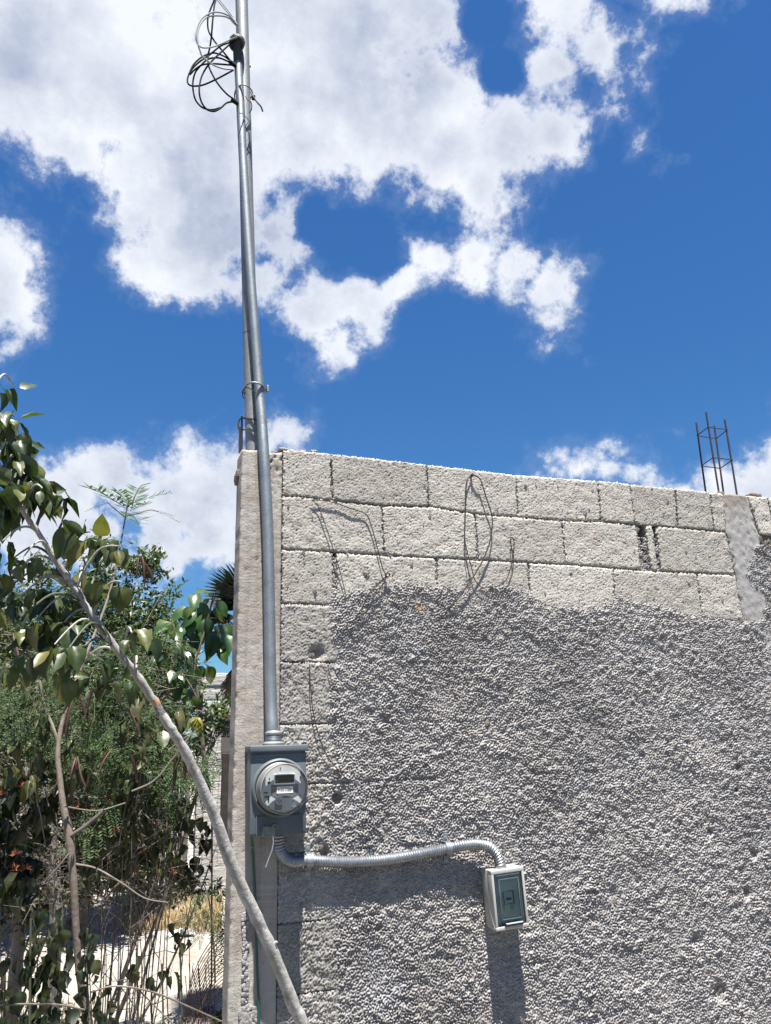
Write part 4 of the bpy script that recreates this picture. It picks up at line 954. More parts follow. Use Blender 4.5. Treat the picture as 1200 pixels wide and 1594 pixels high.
def mk(prefix, n, mt, **kw):
    out = []
    for i in range(n):
        k = {a: (b(i) if callable(b) else b) for a, b in kw.items()}
        me = leaf_mesh('leaf', seed=i, **k); me.materials.append(mt); out.append(me)
    return out
LA = mk('a', 7, MT['leaf_a'], W=lambda i: .50+.05*(i % 3), fold=lambda i: .10+.16*(i % 3), curl=lambda i: .12+.16*(i % 4), wave=lambda i: .2*(i % 2+.5), twist=lambda i: (-.5, .3, 0, .6, -.2, .1, .4)[i])
LC = mk('c', 5, MT['leaf_c'], W=.50, fold=lambda i: .16+.06*(i % 3), curl=lambda i: .28+.14*(i % 3), wave=.05, twist=lambda i: (-.3, .3, 0, .2, -.2)[i])
LD = mk('d', 6, MT['leaf_d'], W=lambda i: .58+.1*(i % 2), fold=lambda i: .3+.14*(i % 3), curl=lambda i: .2+.2*(i % 3), wave=.2, twist=lambda i: (-.6, .5, 0, .9, -.4, .2)[i])
LE = mk('e', 6, MT['leaf_e'], W=lambda i: .40+.06*(i % 2), fold=lambda i: .35+.14*(i % 3), curl=lambda i: .3+.2*(i % 3), wave=.2, twist=lambda i: (-.6, .5, 0, .9, -.4, .2)[i])

# ------------------------------------------------------------------ leaning tree
TA = [(475,1640,-.33,13.5),(470,1594,-.33,13.2),(455,1560,-.34,12.8),(432,1500,-.36,12.6),(405,1440,-.38,12.2),(380,1388,-.40,12),(357,1338,-.42,12.3),(335,1272,-.44,11.4),(310,1215,-.46,10.5),(285,1165,-.48,9.6),(262,1128,-.50,9.2),(240,1092,-.50,8.6),(215,1055,-.52,8),(185,1015,-.54,7.6),(155,975,-.55,7.4),(130,937,-.56,7),(108,905,-.57,6.6),(85,868,-.58,6.1),(60,830,-.60,5.2),(35,795,-.62,4.7),(12,755,-.64,4.0),(-8,700,-.66,3.4),(-18,640,-.68,2.6),(-22,600,-.7,1.8)]
sp = spline(TA, 5); tp = [pix(*q[:3]) for q in sp]; tr_ = [q[3]*.76/scale_at(p) for q, p in zip(sp, tp)]
r = random.Random(5)
e0, e1 = tp[0], tp[1]; dd = (e0-e1).normalized(); base = []
b0 = tp[0]; foot = Vector((b0.x+.12, b0.y+.02, -.06)); base = [foot, foot.lerp(b0, .35)+Vector((-.01, 0, 0)), foot.lerp(b0, .7)+Vector((-.008, 0, 0))]
allp = base+tp; allr = [tr_[0]*1.25, tr_[0]*1.15, tr_[0]*1.06]+tr_
allr = [a*(1+.05*math.sin(i*1.3)*math.sin(i*.37)+.035*r.uniform(-1, 1)) for i, a in enumerate(allr)]
allp = allp[:3]+[p+rv(r, .0008) for p in allp[3:]]
for i_, k_ in ((24, 1.1), (47, 1.08), (62, 1.12), (80, 1.1)): allr[i_] *= k_
ta = Plant('leaning_tree', foot, 'slender pale trunk leaning left across the corner column with big oval leaves at its top', 'tree')
scar = pix(242, 1093, -.50); knot = pix(250, 1106, -.50)
def scarf(nt, cur, vec, b):
    N, L = nt.nodes, nt.links
    for (p, rad, c) in ((scar, .012, (.30, .15, .09)), (knot, .016, (.05, .045, .042))):
        vd = N.new('ShaderNodeVectorMath'); vd.operation = 'DISTANCE'; geo = N.new('ShaderNodeNewGeometry'); L.new(geo.outputs['Position'], vd.inputs[0]); vd.inputs[1].default_value = p
        n = N.new('ShaderNodeTexNoise'); n.inputs['Scale'].default_value = 90; L.new(vec, n.inputs['Vector'])
        ad = N.new('ShaderNodeMath'); ad.operation = 'MULTIPLY_ADD'; L.new(n.outputs[0], ad.inputs[0]); ad.inputs[1].default_value = .03; L.new(vd.outputs[1], ad.inputs[2])
        mr = N.new('ShaderNodeMapRange'); L.new(ad.outputs[0], mr.inputs[0]); mr.inputs[1].default_value = rad+.021; mr.inputs[2].default_value = rad+.011
        mx = N.new('ShaderNodeMix'); mx.data_type = 'RGBA'; L.new(mr.outputs[0], mx.inputs[0]); L.new(cur, mx.inputs[6]); mx.inputs[7].default_value = (*c, 1); cur = mx.outputs[2]
    return cur
MT['bark_lean'] = mat('smooth_pale_bark', (.50, .48, .45), .75, var=[(22, 5, (.27, .25, .225), .48, .66), (75, 3, (.76, .74, .72), .5, .70), (5, 4, (.38, .36, .31), .5, .68), (1, 4, (.30, .27, .24), .55, .75, (30, 30, 220))], bump=[(50, .003, 4), (170, .0008, 3)], extra=scarf)
ta.tube('trunk', allp, allr, MT['bark_lean'], 18)
for (i, side) in ((20, 1), (58, -1), (74, 1), (86, -1), (97, 1)):      # leaf-scar stubs on the trunk
    p = allp[i]; d = Vector((side*.6, -.5, .7)).normalized(); ta.tube('stub', [p, p+d*(allr[i]*1.1), p+d*(allr[i]*1.5)], [allr[i]*.55, allr[i]*.32, allr[i]*.2], MT['bark_lean'], 8)
clusters = [(12,668,4,56,.5),(30,672,4,56,.6),(20,712,4,54,.6),(50,722,4,54,.8),(-4,760,4,52,.4),(28,755,5,56,.7),(62,738,4,50,.9),(10,785,4,52,.4),(12,905,4,50,.3),(-2,930,4,52,.4),(-6,602,3,40,.5),(22,604,1,46,.2),(2,650,4,48,.6),(22,648,4,46,.6),(8,690,5,48,.6),(32,695,5,50,.8),(5,735,5,50,.6),(38,738,5,48,.8),(55,740,4,42,1),(20,775,5,48,.4),(48,765,5,46,.9),(66,760,3,40,1),(92,763,6,46,.9),(8,800,4,44,.2),
            (4,842,4,42,.2),(38,865,4,42,.3),(8,880,4,48,.3),(110,815,2,50,.2),(140,828,4,44,.7),(160,842,5,46,.9),(185,850,4,40,1),(96,880,2,34,.3),(128,893,4,46,.6),(152,905,3,44,.8),(190,906,2,46,.5),(62,915,5,50,.4),(85,925,5,54,.5),(108,925,4,52,.6),(30,930,4,50,.3),
            (70,965,5,52,.4),(100,968,5,52,.5),(20,975,4,50,.3),(125,955,3,46,.6),(205,985,3,46,.5),(222,988,2,44,.7),(85,1003,4,52,.4),(108,1008,4,56,.5),(45,1012,4,50,.4),(150,1022,2,48,.5),(100,1045,4,50,.5),(118,1042,3,46,.6),(198,1058,3,44,.4),(212,1052,2,42,.8),(15,1035,3,46,.3),(60,960,4,48,.3)]
def near_trunk(P):
    j = min(range(20, len(allp)), key=lambda k: (allp[k]-P).length); return allp[j]
for (u, v, n, Lp, out) in clusters:
    Y = -.56+r.uniform(-.16, .14); P = pix(u, v, Y)
    q = near_trunk(P+Vector((0, 0, -.05))); mid = q.lerp(P, .5)+Vector((0, 0, .02+.15*(P-q).length))
    if (P-q).length > .03:
        cs = [q.lerp(mid, .0), q.lerp(mid, .5)+Vector((0, 0, .01)), mid, mid.lerp(P, .5)+Vector((0, 0, .006)), P]
        ta.tube('branch', [Vector(x) for x in spline(cs, 3)], [.0042-.0024*i/12 for i in range(13)], MT['twig_green'] if r.random() < .6 else MT['bark_lean'], 6)
    n = int(n*(1.45 if v < 800 else 1.15)+.5)
    for k in range(n):
        L = Lp/scale_at(P)*r.uniform(.62, 1.1); a = 2*math.pi*(k+r.random())/n
        side = Vector((math.cos(a), math.sin(a)*.9, 0))
        d = Vector((0, 0, -1))*r.uniform(.55, 1.3)+side*r.uniform(.25, .9)+Vector((.22*out, 0, 0))
        if r.random() < .12: d.z = .25
        nh = side+Vector((0, -.5, .9))+rv(r, .35)
        ta.leaf(r.choice(LA), P+side*.008+Vector((0, 0, r.uniform(-.02, .012))), d, L, nh)
for (a, b, w) in (((116,822),(88,858),.9), ((133,838),(108,872),.7), ((150,905),(142,934),1), ((190,908),(186,945),1), ((168,905),(145,935),.8), ((12,603),(24,627),.5), ((118,800),(118,800),.5)):
    if a == b: continue
    P = pix(*a, -.6); Q = pix(*b, -.62); ta.leaf(LA[2], P, Q-P, (Q-P).length*1.15, Vector((0, -1, .35)), wid=w*1.25)

# ------------------------------------------------------------------ feathery fronds
def frond_mesh(seed, pairs=5, nl=10, L=1.0, sparse=0):
    r = random.Random(seed); V = []; F = []
    def leaflet(p, d, n, l, w):
        s = n.cross(d).normalized()*w; k = len(V); V.extend([p, p+d*l*.5+s, p+d*l, p+d*l*.5-s]); F.append([k, k+1, k+2, k+3])
    def rach(t): return Vector((t*L, 0, -.22*t*t*L))
    q = .006; k = len(V)
    for i in range(5):
        p = rach(i/4); V.extend([p+Vector((0, -q, 0)), p+Vector((0, q, 0)), p+Vector((0, 0, q*1.4))])
    for i in range(4):
        for a, b in ((0, 1), (1, 2), (2, 0)): F.append([k+i*3+a, k+i*3+b, k+i*3+3+b, k+i*3+3+a])
    for i in range(pairs):
        t = .3+.68*i/(pairs-1); p = rach(t)
        for s in (-1, 1):
            if r.random() < sparse: continue
            l = L*(.42-.1*abs(t-.6)); d0 = Vector((.55+.35*t, s*(1-.45*t), -.12+r.uniform(-.15, .15))).normalized()
            kk = len(V); pe = p+d0*l+Vector((0, 0, -.22*l)); V.extend([p+Vector((0, 0, .003)), p-Vector((0, 0, .003)), pe]); F.append([kk, kk+1, kk+2])
            for j in range(nl):
                tt = (j+.6)/nl; pp = p+d0*l*tt+Vector((0, 0, -.22*l*tt*tt)); sd = Vector((0, 0, 1)).cross(d0).normalized()
                for s2 in (-1, 1):
                    if r.random() < .06+sparse*.6: continue
                    dd = (sd*s2*.9+d0*.55+Vector((0, 0, r.uniform(-.5, .1)))).normalized(); leaflet(pp, dd, Vector((0, 0, 1))+rv(r, .25), l*.21*(1-.35*abs(tt-.5)), l*.034)
    me = np_mesh('frond', np.array([tuple(v) for v in V]), F, False); me.materials.append(MT['frond']); return me
FR = [frond_mesh(i, 4+i % 3) for i in range(5)]; FS = frond_mesh(9, 4, 9, sparse=.45)
TB = [(138,1640,.10,9.5),(135,1594,.10,9.2),(129,1550,.10,9),(122,1500,.1,8.6),(118,1440,.1,8.5),(115,1380,.1,8.6),(110,1320,.11,8.8),(106,1292,.12,9.2),(98,1252,.13,7.2),(93,1210,.15,6.4),(90,1180,.16,6),(92,1150,.18,5.2),(98,1120,.2,4.8),(108,1090,.22,4.2),(122,1050,.26,3.8),(142,1000,.32,3.4),(165,940,.40,3.0),(180,885,.46,2.4),(188,845,.5,1.9),(196,800,.52,1.5),(201,775,.52,1.1)]
sp = spline(TB, 5); tp2 = [pix(*q[:3]) for q in sp]; rr2 = [q[3]*.66/scale_at(p)*(1+.07*r.uniform(-1, 1)) for q, p in zip(sp, tp2)]
foot = Vector((tp2[0].x+.03, tp2[0].y, -.05))
tb = Plant('feathery_sapling', foot, 'thin brown sapling with feathery leaves and brown pods, its topmost sprig against the cloud', 'sapling')
tb.tube('trunk', [foot, foot.lerp(tp2[0], .5)]+tp2, [rr2[0]*1.2, rr2[0]*1.1]+rr2, MT['bark_brown'], 14)
for pl in ([(108,1302,.11,5),(130,1288,.09,5),(150,1272,.07,5.3),(163,1261,.06,5)], [(118,1345,.1,2.4),(150,1352,.08,2.2),(190,1375,.05,2),(225,1398,.02,1.7),(262,1405,0,1.3)], [(108,1328,.1,2.2),(90,1350,.1,2),(70,1372,.12,1.6)], [(98,1255,.1,2),(150,1262,.1,1.8),(195,1250,.1,1.6)],
           [(205,1232,.15,2.6),(240,1215,.15,2.4),(270,1180,.15,2),(300,1140,.15,1.6)], [(92,1160,.18,4),(82,1130,.2,3.6),(70,1100,.22,3.2),(62,1060,.25,3)]):
    m = MB(); vis_tube(m, [(a_, b_, c_, d_*.62) for a_, b_, c_, d_ in pl], seg=7); m.build('branch', MT['twig'], tb.o, smooth=True)
def pinnate(seed, n=11, lw=.30, wd=.045):
    r = random.Random(seed); V = []; F = []; q = .007
    for i in range(5): t = i/4; V += [(t, -q, -.12*t*t), (t, q, -.12*t*t), (t, 0, -.12*t*t+q)]
    for i in range(4):
        for a, b in ((0, 1), (1, 2), (2, 0)): F.append([i*3+a, i*3+b, i*3+3+b, i*3+3+a])
    for i in range(n):
        t = .08+.9*i/(n-1); l = lw*(.55+.8*t*(1-t)*2)
        for s in (-1, 1):
            d = Vector((.75, s*.75, r.uniform(-.15, .3))).normalized(); p = Vector((t, 0, -.12*t*t)); sd = Vector((0, 0, 1)).cross(d).normalized()*wd*.5; k = len(V)
            V += [tuple(p), tuple(p+d*l*.5+sd), tuple(p+d*l), tuple(p+d*l*.5-sd)]; F.append([k, k+1, k+2, k+3])
    me = np_mesh('frond', np.array(V), F, False); me.materials.append(MT['leaf_c']); return me
PN = pinnate(1); PS = pinnate(2, 8, .16, .05)
def frond_px(pl, me, u0, v0, u1, v1, Y0, Y1, w=1.0, nh=None):
    P, Q = pix(u0, v0, Y0), pix(u1, v1, Y1); return pl.leaf(me, P, Q-P, (Q-P).length*1.04, nh or Vector((0, -.5, .9)), 'frond', w)
for a in ((200,795,146,750,.52,.30), (201,790,186,758,.52,.35), (204,785,258,762,.52,.5), (205,790,215,752,.5,.7), (200,800,216,800,.5,.2)): frond_px(tb, PN, *a, w=1.0)
frond_px(tb, PN, 202, 796, 228, 778, .52, .4, 1.0); frond_px(tb, PN, 200, 792, 160, 752, .52, .46, 1.0)
for pl in ([(196,806,.52,1.0),(188,800,.5,.9),(176,790,.48,.8),(166,781,.46,.7)], [(196,804,.52,1.0),(212,800,.5,.9),(232,794,.5,.8),(246,796,.5,.7)], [(204,785,.52,.9),(212,768,.52,.8),(220,756,.52,.7),(234,752,.52,.6)]):
    m = MB(); vis_tube(m, pl, seg=6); m.build('twig', MT['bark_brown'], tb.o, smooth=True)
for a in ((168,783,134,792,.46,.44), (240,795,278,808,.5,.48), (232,794,268,797,.5,.4)): frond_px(tb, PS, *a, w=1.0)
r = random.Random(11); nf = 0
zones = [(60,1010,70,60,.5,16),(130,1060,60,50,.6,20),(190,1090,60,60,.55,24),(232,1130,45,60,.6,20),(150,1140,70,60,.6,22),(60,1110,60,60,.6,24),(280,1150,34,36,.45,12),(318,1165,20,22,.35,3),(200,1180,60,40,.7,20),(20,1060,40,60,.6,14),(220,1000,45,40,.8,14),(205,1230,30,30,.5,8)]
for (u, v, ru, rv_, Y, n) in zones:
    for k in range(int(n*.72)):
        a = r.uniform(0, 6.28); q = r.random()**.5; P = pix(u+ru*q*math.cos(a), v+rv_*q*math.sin(a), Y+r.uniform(-.3, .5))
        d = Vector((r.uniform(-1, 1), r.uniform(-.8, .3), r.uniform(-1.1, .25))); tb.leaf(r.choice(FR), P, d, r.uniform(.14, .24), Vector((0, -.4, 1))+rv(r, .3), 'frond')
def pod_mesh(seed):
    r = random.Random(seed); V = []; F = []; n = 8
    for i in range(n+1):
        t = i/n; w = .075*math.sin(math.pi*min(.97, max(.03, t)))**.5; z = (.10+.06*seed)*math.sin(t*2.6+seed); y0 = (.08*seed-.08)*math.sin(t*3); b_ = math.sin(t*4+seed)*.5
        V += [(t, y0-w, z-w*b_), (t, y0, z+.015), (t, y0+w, z+w*b_), (t, y0, z-.015)]
    for i in range(n):
        for k in range(4): F.append([i*4+k, i*4+4+k, i*4+4+(k+1) % 4, i*4+(k+1) % 4])
    me = np_mesh('seed_pod', np.array(V), F); me.materials.append(MT['pod']); return me
PD = [pod_mesh(i) for i in range(3)]
for (u0, v0, u1, v1) in ((118,1178,108,1212),(119,1178,113,1208),(122,1180,134,1225),(165,1165,148,1200),(175,1165,155,1205),(205,1172,208,1218),(272,1180,266,1232),(284,1162,272,1195),(288,1170,282,1215),(290,1180,302,1216),(292,1178,310,1214),(290,1182,298,1212),(110,1075,98,1110),(204,1102,216,1140),(118,1090,100,1150),
                         (220,865,232,905),(218,868,226,912),(215,870,212,900),(20,985,28,1040),(24,990,40,1045),(28,985,50,1030),(140,1070,136,1110),(128,1075,132,1115),(60,1120,52,1140)):
    Y = r.uniform(-.02, .2); P, Q = pix(u0, v0, Y), pix(u1, v1, Y-.02); tb.leaf(r.choice(PD), P, Q-P, (Q-P).length, Vector((r.uniform(-1, 1), -1, 0)), 'seed_pod', .75)

# ------------------------------------------------------------------ glossy shrub beside the column
GC = Plant('glossy_shrub', Vector((-.42, .9, -.03)), 'young shrub with large glossy green leaves standing behind the left edge of the corner column', 'shrub')
prs = [(760,290,690,195),(770,300,810,215),(640,250,600,365),(640,255,585,330),(590,380,408,480),(580,370,530,480),(590,370,600,470),(770,300,670,390),(800,320,925,440),(780,380,890,480),(690,330,710,465),(630,420,530,520),(640,410,560,560),(400,520,240,600),(410,530,350,655),(400,520,290,560),(470,560,500,640),(420,600,460,735),(420,600,400,690),(530,500,570,670),(540,500,520,640),(700,470,690,655),(680,460,640,600),(740,480,765,620),(830,540,915,625),(820,540,860,640),(900,540,985,650),(780,610,800,800),(850,620,830,805),(840,620,760,760),(860,630,975,740),(900,650,960,780),(880,640,900,800),
       (380,840,475,905),(330,850,220,885),(300,850,290,945),(340,850,350,930),(700,920,630,1050),(720,920,805,1085),(640,940,560,1080),(700,930,690,1040),(560,1140,450,1200),(570,1150,650,1260),(560,1150,690,1300),(550,1150,500,1270),(600,1200,640,1330),(480,800,560,860),(540,700,610,780),(600,620,640,700),(860,760,900,860),(540,1000,500,1090),(420,1000,440,1110),(480,960,400,1040)]
r = random.Random(21)
for (a, b, c, d) in prs:
    Y = .95+r.uniform(-.18, .15); P = pix(a/6+200, b/6+880, Y); Q = pix(c/6+200, d/6+880, Y-r.uniform(-.02, .09)); GC.leaf(r.choice(LC), P, Q-P, (Q-P).length*1.18, Vector((r.uniform(-.5, .5), -.55, .9)), wid=1.15)
for pl in ([(330,1270,.95,3.6),(318,1180,.95,3.2),(312,1120,.95,3),(305,1060,.95,2.6),(300,1010,.95,2.2),(298,960,.95,1.8),(304,945,.95,1.4)], [(303,1030,.95,2),(318,985,.95,1.7),(328,945,.95,1.4),(332,925,.95,1)], [(305,1060,.95,2),(280,1010,.95,1.5),(270,975,.95,1.2),(267,962,.95,1)], [(312,1100,.95,2),(295,1065,.95,1.6),(262,1022,.95,1.2)],
           [(318,1030,.95,1.8),(335,1000,.95,1.5),(342,975,.95,1.2)], [(328,945,.95,1),(336,925,.95,.8),(335,910,.95,.6)], [(305,945,.95,.8),(310,925,.95,.7),(307,915,.95,.5)]):
    m = MB(); vis_tube(m, pl, seg=7); m.build('stem', MT['bark_brown'], GC.o, smooth=True)
q = pix(330, 1270, .95); GC.tube('stem', [q, Vector((q.x+.02, q.y, .6)), Vector((-.42, .93, -.03))], [.004, .004, .006], MT['bark_brown'], 8)

# ------------------------------------------------------------------ joined small-leaved foliage
def foliage(name, parent, blobs, n, L, mt, seed, clump=.10, asp=.42, droop=.3, kind='stuff'):
    """blobs: (u, v, Y, ru_px, rv_px, ry_m); leaves are set on many short sprays through each volume"""
    r = np.random.RandomState(seed); w = np.array([b[3]*b[4] for b in blobs], float); w /= w.sum(); nc = max(8, n//14)
    ch = r.choice(len(blobs), nc, p=w); C = []
    for i in ch:
        u, v, Y, ru, rv_, ry = blobs[i]; d = r.randn(3); d /= np.linalg.norm(d); q = r.rand()**.42
        P = pix(u+d[0]*ru*q, v+d[1]*rv_*q, Y+d[2]*ry*q); C.append((P.x, P.y, P.z))
    C = np.array(C); D = r.randn(nc, 3); D[:, 2] = D[:, 2]*.7+.25; D /= np.linalg.norm(D, axis=1)[:, None]
    ci = r.randint(0, nc, n); t = r.rand(n)
    B = C[ci]+D[ci]*(t[:, None]-.5)*clump*2 + r.randn(n, 3)*clump*.10
    d = D[ci]*.5+r.randn(n, 3)*.75; d[:, 2] -= droop; d /= np.linalg.norm(d, axis=1)[:, None]
    nh = r.randn(n, 3)*.6+np.array([0, -.25, .9]); s = np.cross(nh, d); s /= np.linalg.norm(s, axis=1)[:, None]+1e-9; up = np.cross(d, s)
    l = (L*r.uniform(.6, 1.25, n))[:, None]; hw = l*asp*.5
    V = np.stack([B, B+d*l*.42+s*hw+up*hw*.35, B+d*l, B+d*l*.42-s*hw+up*hw*.35], 1).reshape(-1, 3)
    k = np.arange(n)[:, None]*4; F = np.concatenate([k+np.array([0, 1, 2]), k+np.array([0, 2, 3])], 1).reshape(-1, 3)
    o = link_mesh(name, np_mesh(name, V, F, False), mt, parent); 
    if kind: tag(o, kind=kind)
    return o
def bush(name, root, label, cat, blobs, n, L, mt, seed, group=None, stems=10, clump=.10, asp=.42, stem_r=.008, part='crown'):
    o = empty(name, root, label, cat, group); foliage(part, o, blobs, n, L, mt, seed, clump, asp)
    r = random.Random(seed)
    for k in range(stems):
        b = blobs[k % len(blobs)]; T = pix(b[0]+r.uniform(-.5, .5)*b[3], b[1]+r.uniform(-.6, .5)*b[4], b[2]+r.uniform(-.5, .5)*b[5]); R0 = Vector(root)+Vector((r.uniform(-.1, .1), r.uniform(-.1, .1), 0))
        mid = R0.lerp(T, .5)+Vector((r.uniform(-.08, .08), r.uniform(-.08, .08), 0)); pts = [Vector(x) for x in spline([R0, mid, T], 5)]
        m = MB(); m.tube(pts, [stem_r*(1-.8*i/len(pts)) for i in range(len(pts))], 6); m.build('stem', MT['twig'] if r.random() < .4 else MT['bark_brown'], o, smooth=True)
    return o
bush('small_leaved_tree', (-1.0, 1.9, -.03), 'small leaved green tree filling the middle behind the leaning trunk, below the cloud', 'tree',
     [(190,950,1.9,70,55,.35),(238,885,1.9,20,34,.15),(150,900,1.9,38,42,.2),(250,970,1.9,28,50,.25),(230,1010,1.9,70,50,.4),(272,1040,1.9,42,40,.3),(300,1085,1.8,16,30,.15),(170,1040,1.9,70,50,.4),(268,915,1.9,10,18,.1),(215,875,1.9,22,22,.12),(110,960,1.9,40,50,.3),(150,850,1.9,16,22,.1)], 15000, .034, MT['small'], 31, stems=9, clump=.075, stem_r=.006)
bush('small_leaved_shrub', (-1.9, 2.4, -.03), 'upright twiggy shrub with tiny leaves at the left, seen between the big oval leaves', 'shrub',
     [(62,880,2.4,10,38,.1),(70,920,2.4,26,40,.2),(40,960,2.4,40,50,.3),(-10,960,2.4,40,50,.3),(20,1040,2.4,60,60,.4),(90,1000,2.4,40,50,.3)], 7000, .034, MT['small'], 32, stems=6, clump=.08, stem_r=.005)
bush('low_leafy_shrub', (-.55, 1.35, -.03), 'low leafy shrub against the pale boundary wall beside the corner column', 'shrub',
     [(335,1118,1.3,16,20,.12),(348,1100,1.3,8,10,.1),(312,1150,1.3,16,24,.12),(358,1250,1.3,5,12,.08)], 420, .045, MT['small'], 33, stems=6, clump=.07)
# distant trees
tr = [(-60, 1120, 5.6, 'wide dark tree at the far left behind the feathery sapling', [(-60,1080,5.6,80,110,1.0),(-20,1180,5.2,80,80,.8),(10,1010,6.0,60,50,.6)]),
      (60, 1150, 6.4, 'dark bushy tree in the far background left of centre of the greenery', [(60,1090,6.4,75,100,1.0),(70,1200,6.0,80,70,.8)]),
      (150, 1150, 5.4, 'bushy tree in the far background straight behind the brown sapling', [(150,1120,5.4,75,90,.9),(160,1220,5.2,75,70,.8)]),
      (235, 1150, 6.2, 'dark tree in the far background touching the pale boundary wall', [(225,1130,6.2,55,90,.9),(215,1230,5.9,38,70,.6),(250,1100,6.2,34,50,.6)])]
for i, (u, v, Y, lab, bl) in enumerate(tr):
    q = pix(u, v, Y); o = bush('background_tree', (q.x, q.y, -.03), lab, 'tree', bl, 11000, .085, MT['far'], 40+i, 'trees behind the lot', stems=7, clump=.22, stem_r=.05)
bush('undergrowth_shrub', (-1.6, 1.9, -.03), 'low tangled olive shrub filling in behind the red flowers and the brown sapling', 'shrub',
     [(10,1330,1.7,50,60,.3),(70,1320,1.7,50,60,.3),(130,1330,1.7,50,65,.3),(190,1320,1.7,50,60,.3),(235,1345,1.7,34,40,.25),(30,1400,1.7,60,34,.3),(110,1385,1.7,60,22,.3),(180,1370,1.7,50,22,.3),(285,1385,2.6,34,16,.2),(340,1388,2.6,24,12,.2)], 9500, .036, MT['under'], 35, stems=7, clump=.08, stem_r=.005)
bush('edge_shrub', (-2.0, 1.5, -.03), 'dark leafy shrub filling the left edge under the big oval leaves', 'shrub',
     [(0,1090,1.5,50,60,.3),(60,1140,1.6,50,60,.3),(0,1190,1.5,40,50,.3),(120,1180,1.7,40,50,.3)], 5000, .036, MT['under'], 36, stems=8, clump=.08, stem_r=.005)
# pale trunks standing among the shrubs
for i, (pl, lab) in enumerate((([(40,1300,1.9,9),(46,1240,1.9,8),(38,1200,1.9,8),(22,1160,1.9,7),(15,1110,1.9,6)], 'pale forked trunk at the left edge behind the red flowers'), ([(88,1420,1.5,10),(82,1350,1.5,10),(78,1290,1.5,11),(74,1240,1.5,9),(70,1200,1.5,8)], 'pale thick stem just left of the brown sapling'))):
    sp = spline(pl, 5); P = [pix(*q[:3]) for q in sp]; R = [q[3]/scale_at(p) for q, p in zip(sp, P)]; root = Vector((P[0].x+.02, P[0].y, -.05))
    o = empty('bare_trunk', root, lab, 'trunk'); m = MB(); m.tube([root]+P, [R[0]*1.15]+R, 12); m.build('trunk', MT['bark_pale'], o, smooth=True)
    m = MB(); P2 = [P[-3], P[-3]+Vector((.1, .05, .18)), P[-3]+Vector((.16, .05, .42))]; m.tube(P2, [R[-1]*.8, R[-1]*.6, R[-1]*.35], 8); m.build('branch', MT['bark_pale'], o, smooth=True)

# ------------------------------------------------------------------ olive shrub in the middle of the greenery
r = random.Random(303); OL = Plant('olive_leaved_shrub', Vector((-1.25, .75, -.03)), 'loose shrub of drooping dark olive leaves among the feathery leaves', 'shrub')
for (u, v) in ((20,1040),(50,1075),(12,1110),(45,1150),(80,1125),(110,1160),(25,1190),(70,1185),(140,1105),(160,1150),(190,1120),(135,1195),(180,1190),(220,1165),(205,1215),(240,1200),(250,1130),(160,1060),(215,1070),(100,1205),(50,1215),(262,1165),(235,1235),(280,1110),(75,1045)):
    P = pix(u, v, .45+r.uniform(-.2, .15)); Q = P+Vector((r.uniform(-.1, .1), r.uniform(0, .15), -.22)); OL.tube('twig', [Q, Q.lerp(P, .5)+rv(r, .01), P], [.0026, .002, .0014], MT['twig'], 5)
    for k in range(7):
        a = r.uniform(0, 6.28); side = Vector((math.cos(a), math.sin(a), 0)); OL.leaf(r.choice(LE+LA[:2]), P+rv(r, .014), Vector((0, 0, -1))*r.uniform(.5, 1.4)+side*r.uniform(.2, .8), r.uniform(24, 42)/scale_at(P), side+Vector((0, -.4, .8))+rv(r, .3), wid=r.uniform(.8, 1.2))

# ------------------------------------------------------------------ red-flowered shrubs
def flower_mesh(seed):
    r = random.Random(seed); V = []; F = []
    for k in range(20):
        d = Vector((r.gauss(0, 1), r.gauss(0, 1), abs(r.gauss(0, .8)))).normalized(); s = d.orthogonal().normalized()*.16; p = d*.15; n = len(V)
        l = r.uniform(.6, 1.1); V += [p, p+d*l*.5+s, p+d*l+Vector((0, 0, -.15)), p+d*l*.5-s]; F.append([n, n+1, n+2, n+3])
    me = np_mesh('flower_head', np.array([tuple(v) for v in V]), F, False); me.materials.append(MT['flower']); return me
FL = [flower_mesh(i) for i in range(3)]
shr = [('red_flowered_shrub', .45, (30, 1400), 'red flowered shrub with large dark hanging leaves at the left edge', [(20,1225,5),(35,1215,4),(5,1250,6),(50,1262,5),(15,1300,5),(60,1300,5),(10,1345,6),(40,1340,6),(28,1370,5),(85,1245,4),(-5,1290,5)], [(31,1222),(5,1236),(50,1270),(2,1276),(25,1330),(22,1352),(40,1353),(90,1255),(55,1262)], LD, 34),
       ('red_flowered_shrub', .65, (190, 1420), 'red flowered shrub with many small curled olive leaves right of the brown sapling', [(118,1262,5),(140,1255,6),(165,1265,6),(190,1250,6),(215,1258,5),(180,1285,7),(210,1290,6),(235,1295,6),(250,1310,5),(150,1300,6),(130,1310,6),(200,1320,6),(225,1330,6),(170,1330,6),(245,1340,4),(140,1345,5),(190,1355,5),(160,1275,5)], [(117,1256),(140,1260),(170,1245),(186,1252),(198,1246),(205,1264),(180,1294),(218,1292),(238,1287),(224,1326),(208,1360),(150,1250),(138,1254)], LE, 24),
       ('red_flowered_shrub', .9, (275, 1440), 'small red flowered shrub in front of the grey door panel', [(270,1262,5),(278,1275,4),(282,1250,4),(270,1345,5),(285,1350,5),(300,1350,4),(265,1330,4),(310,1290,3),(315,1300,2)], [(282,1262),(270,1358)], LD, 22)]
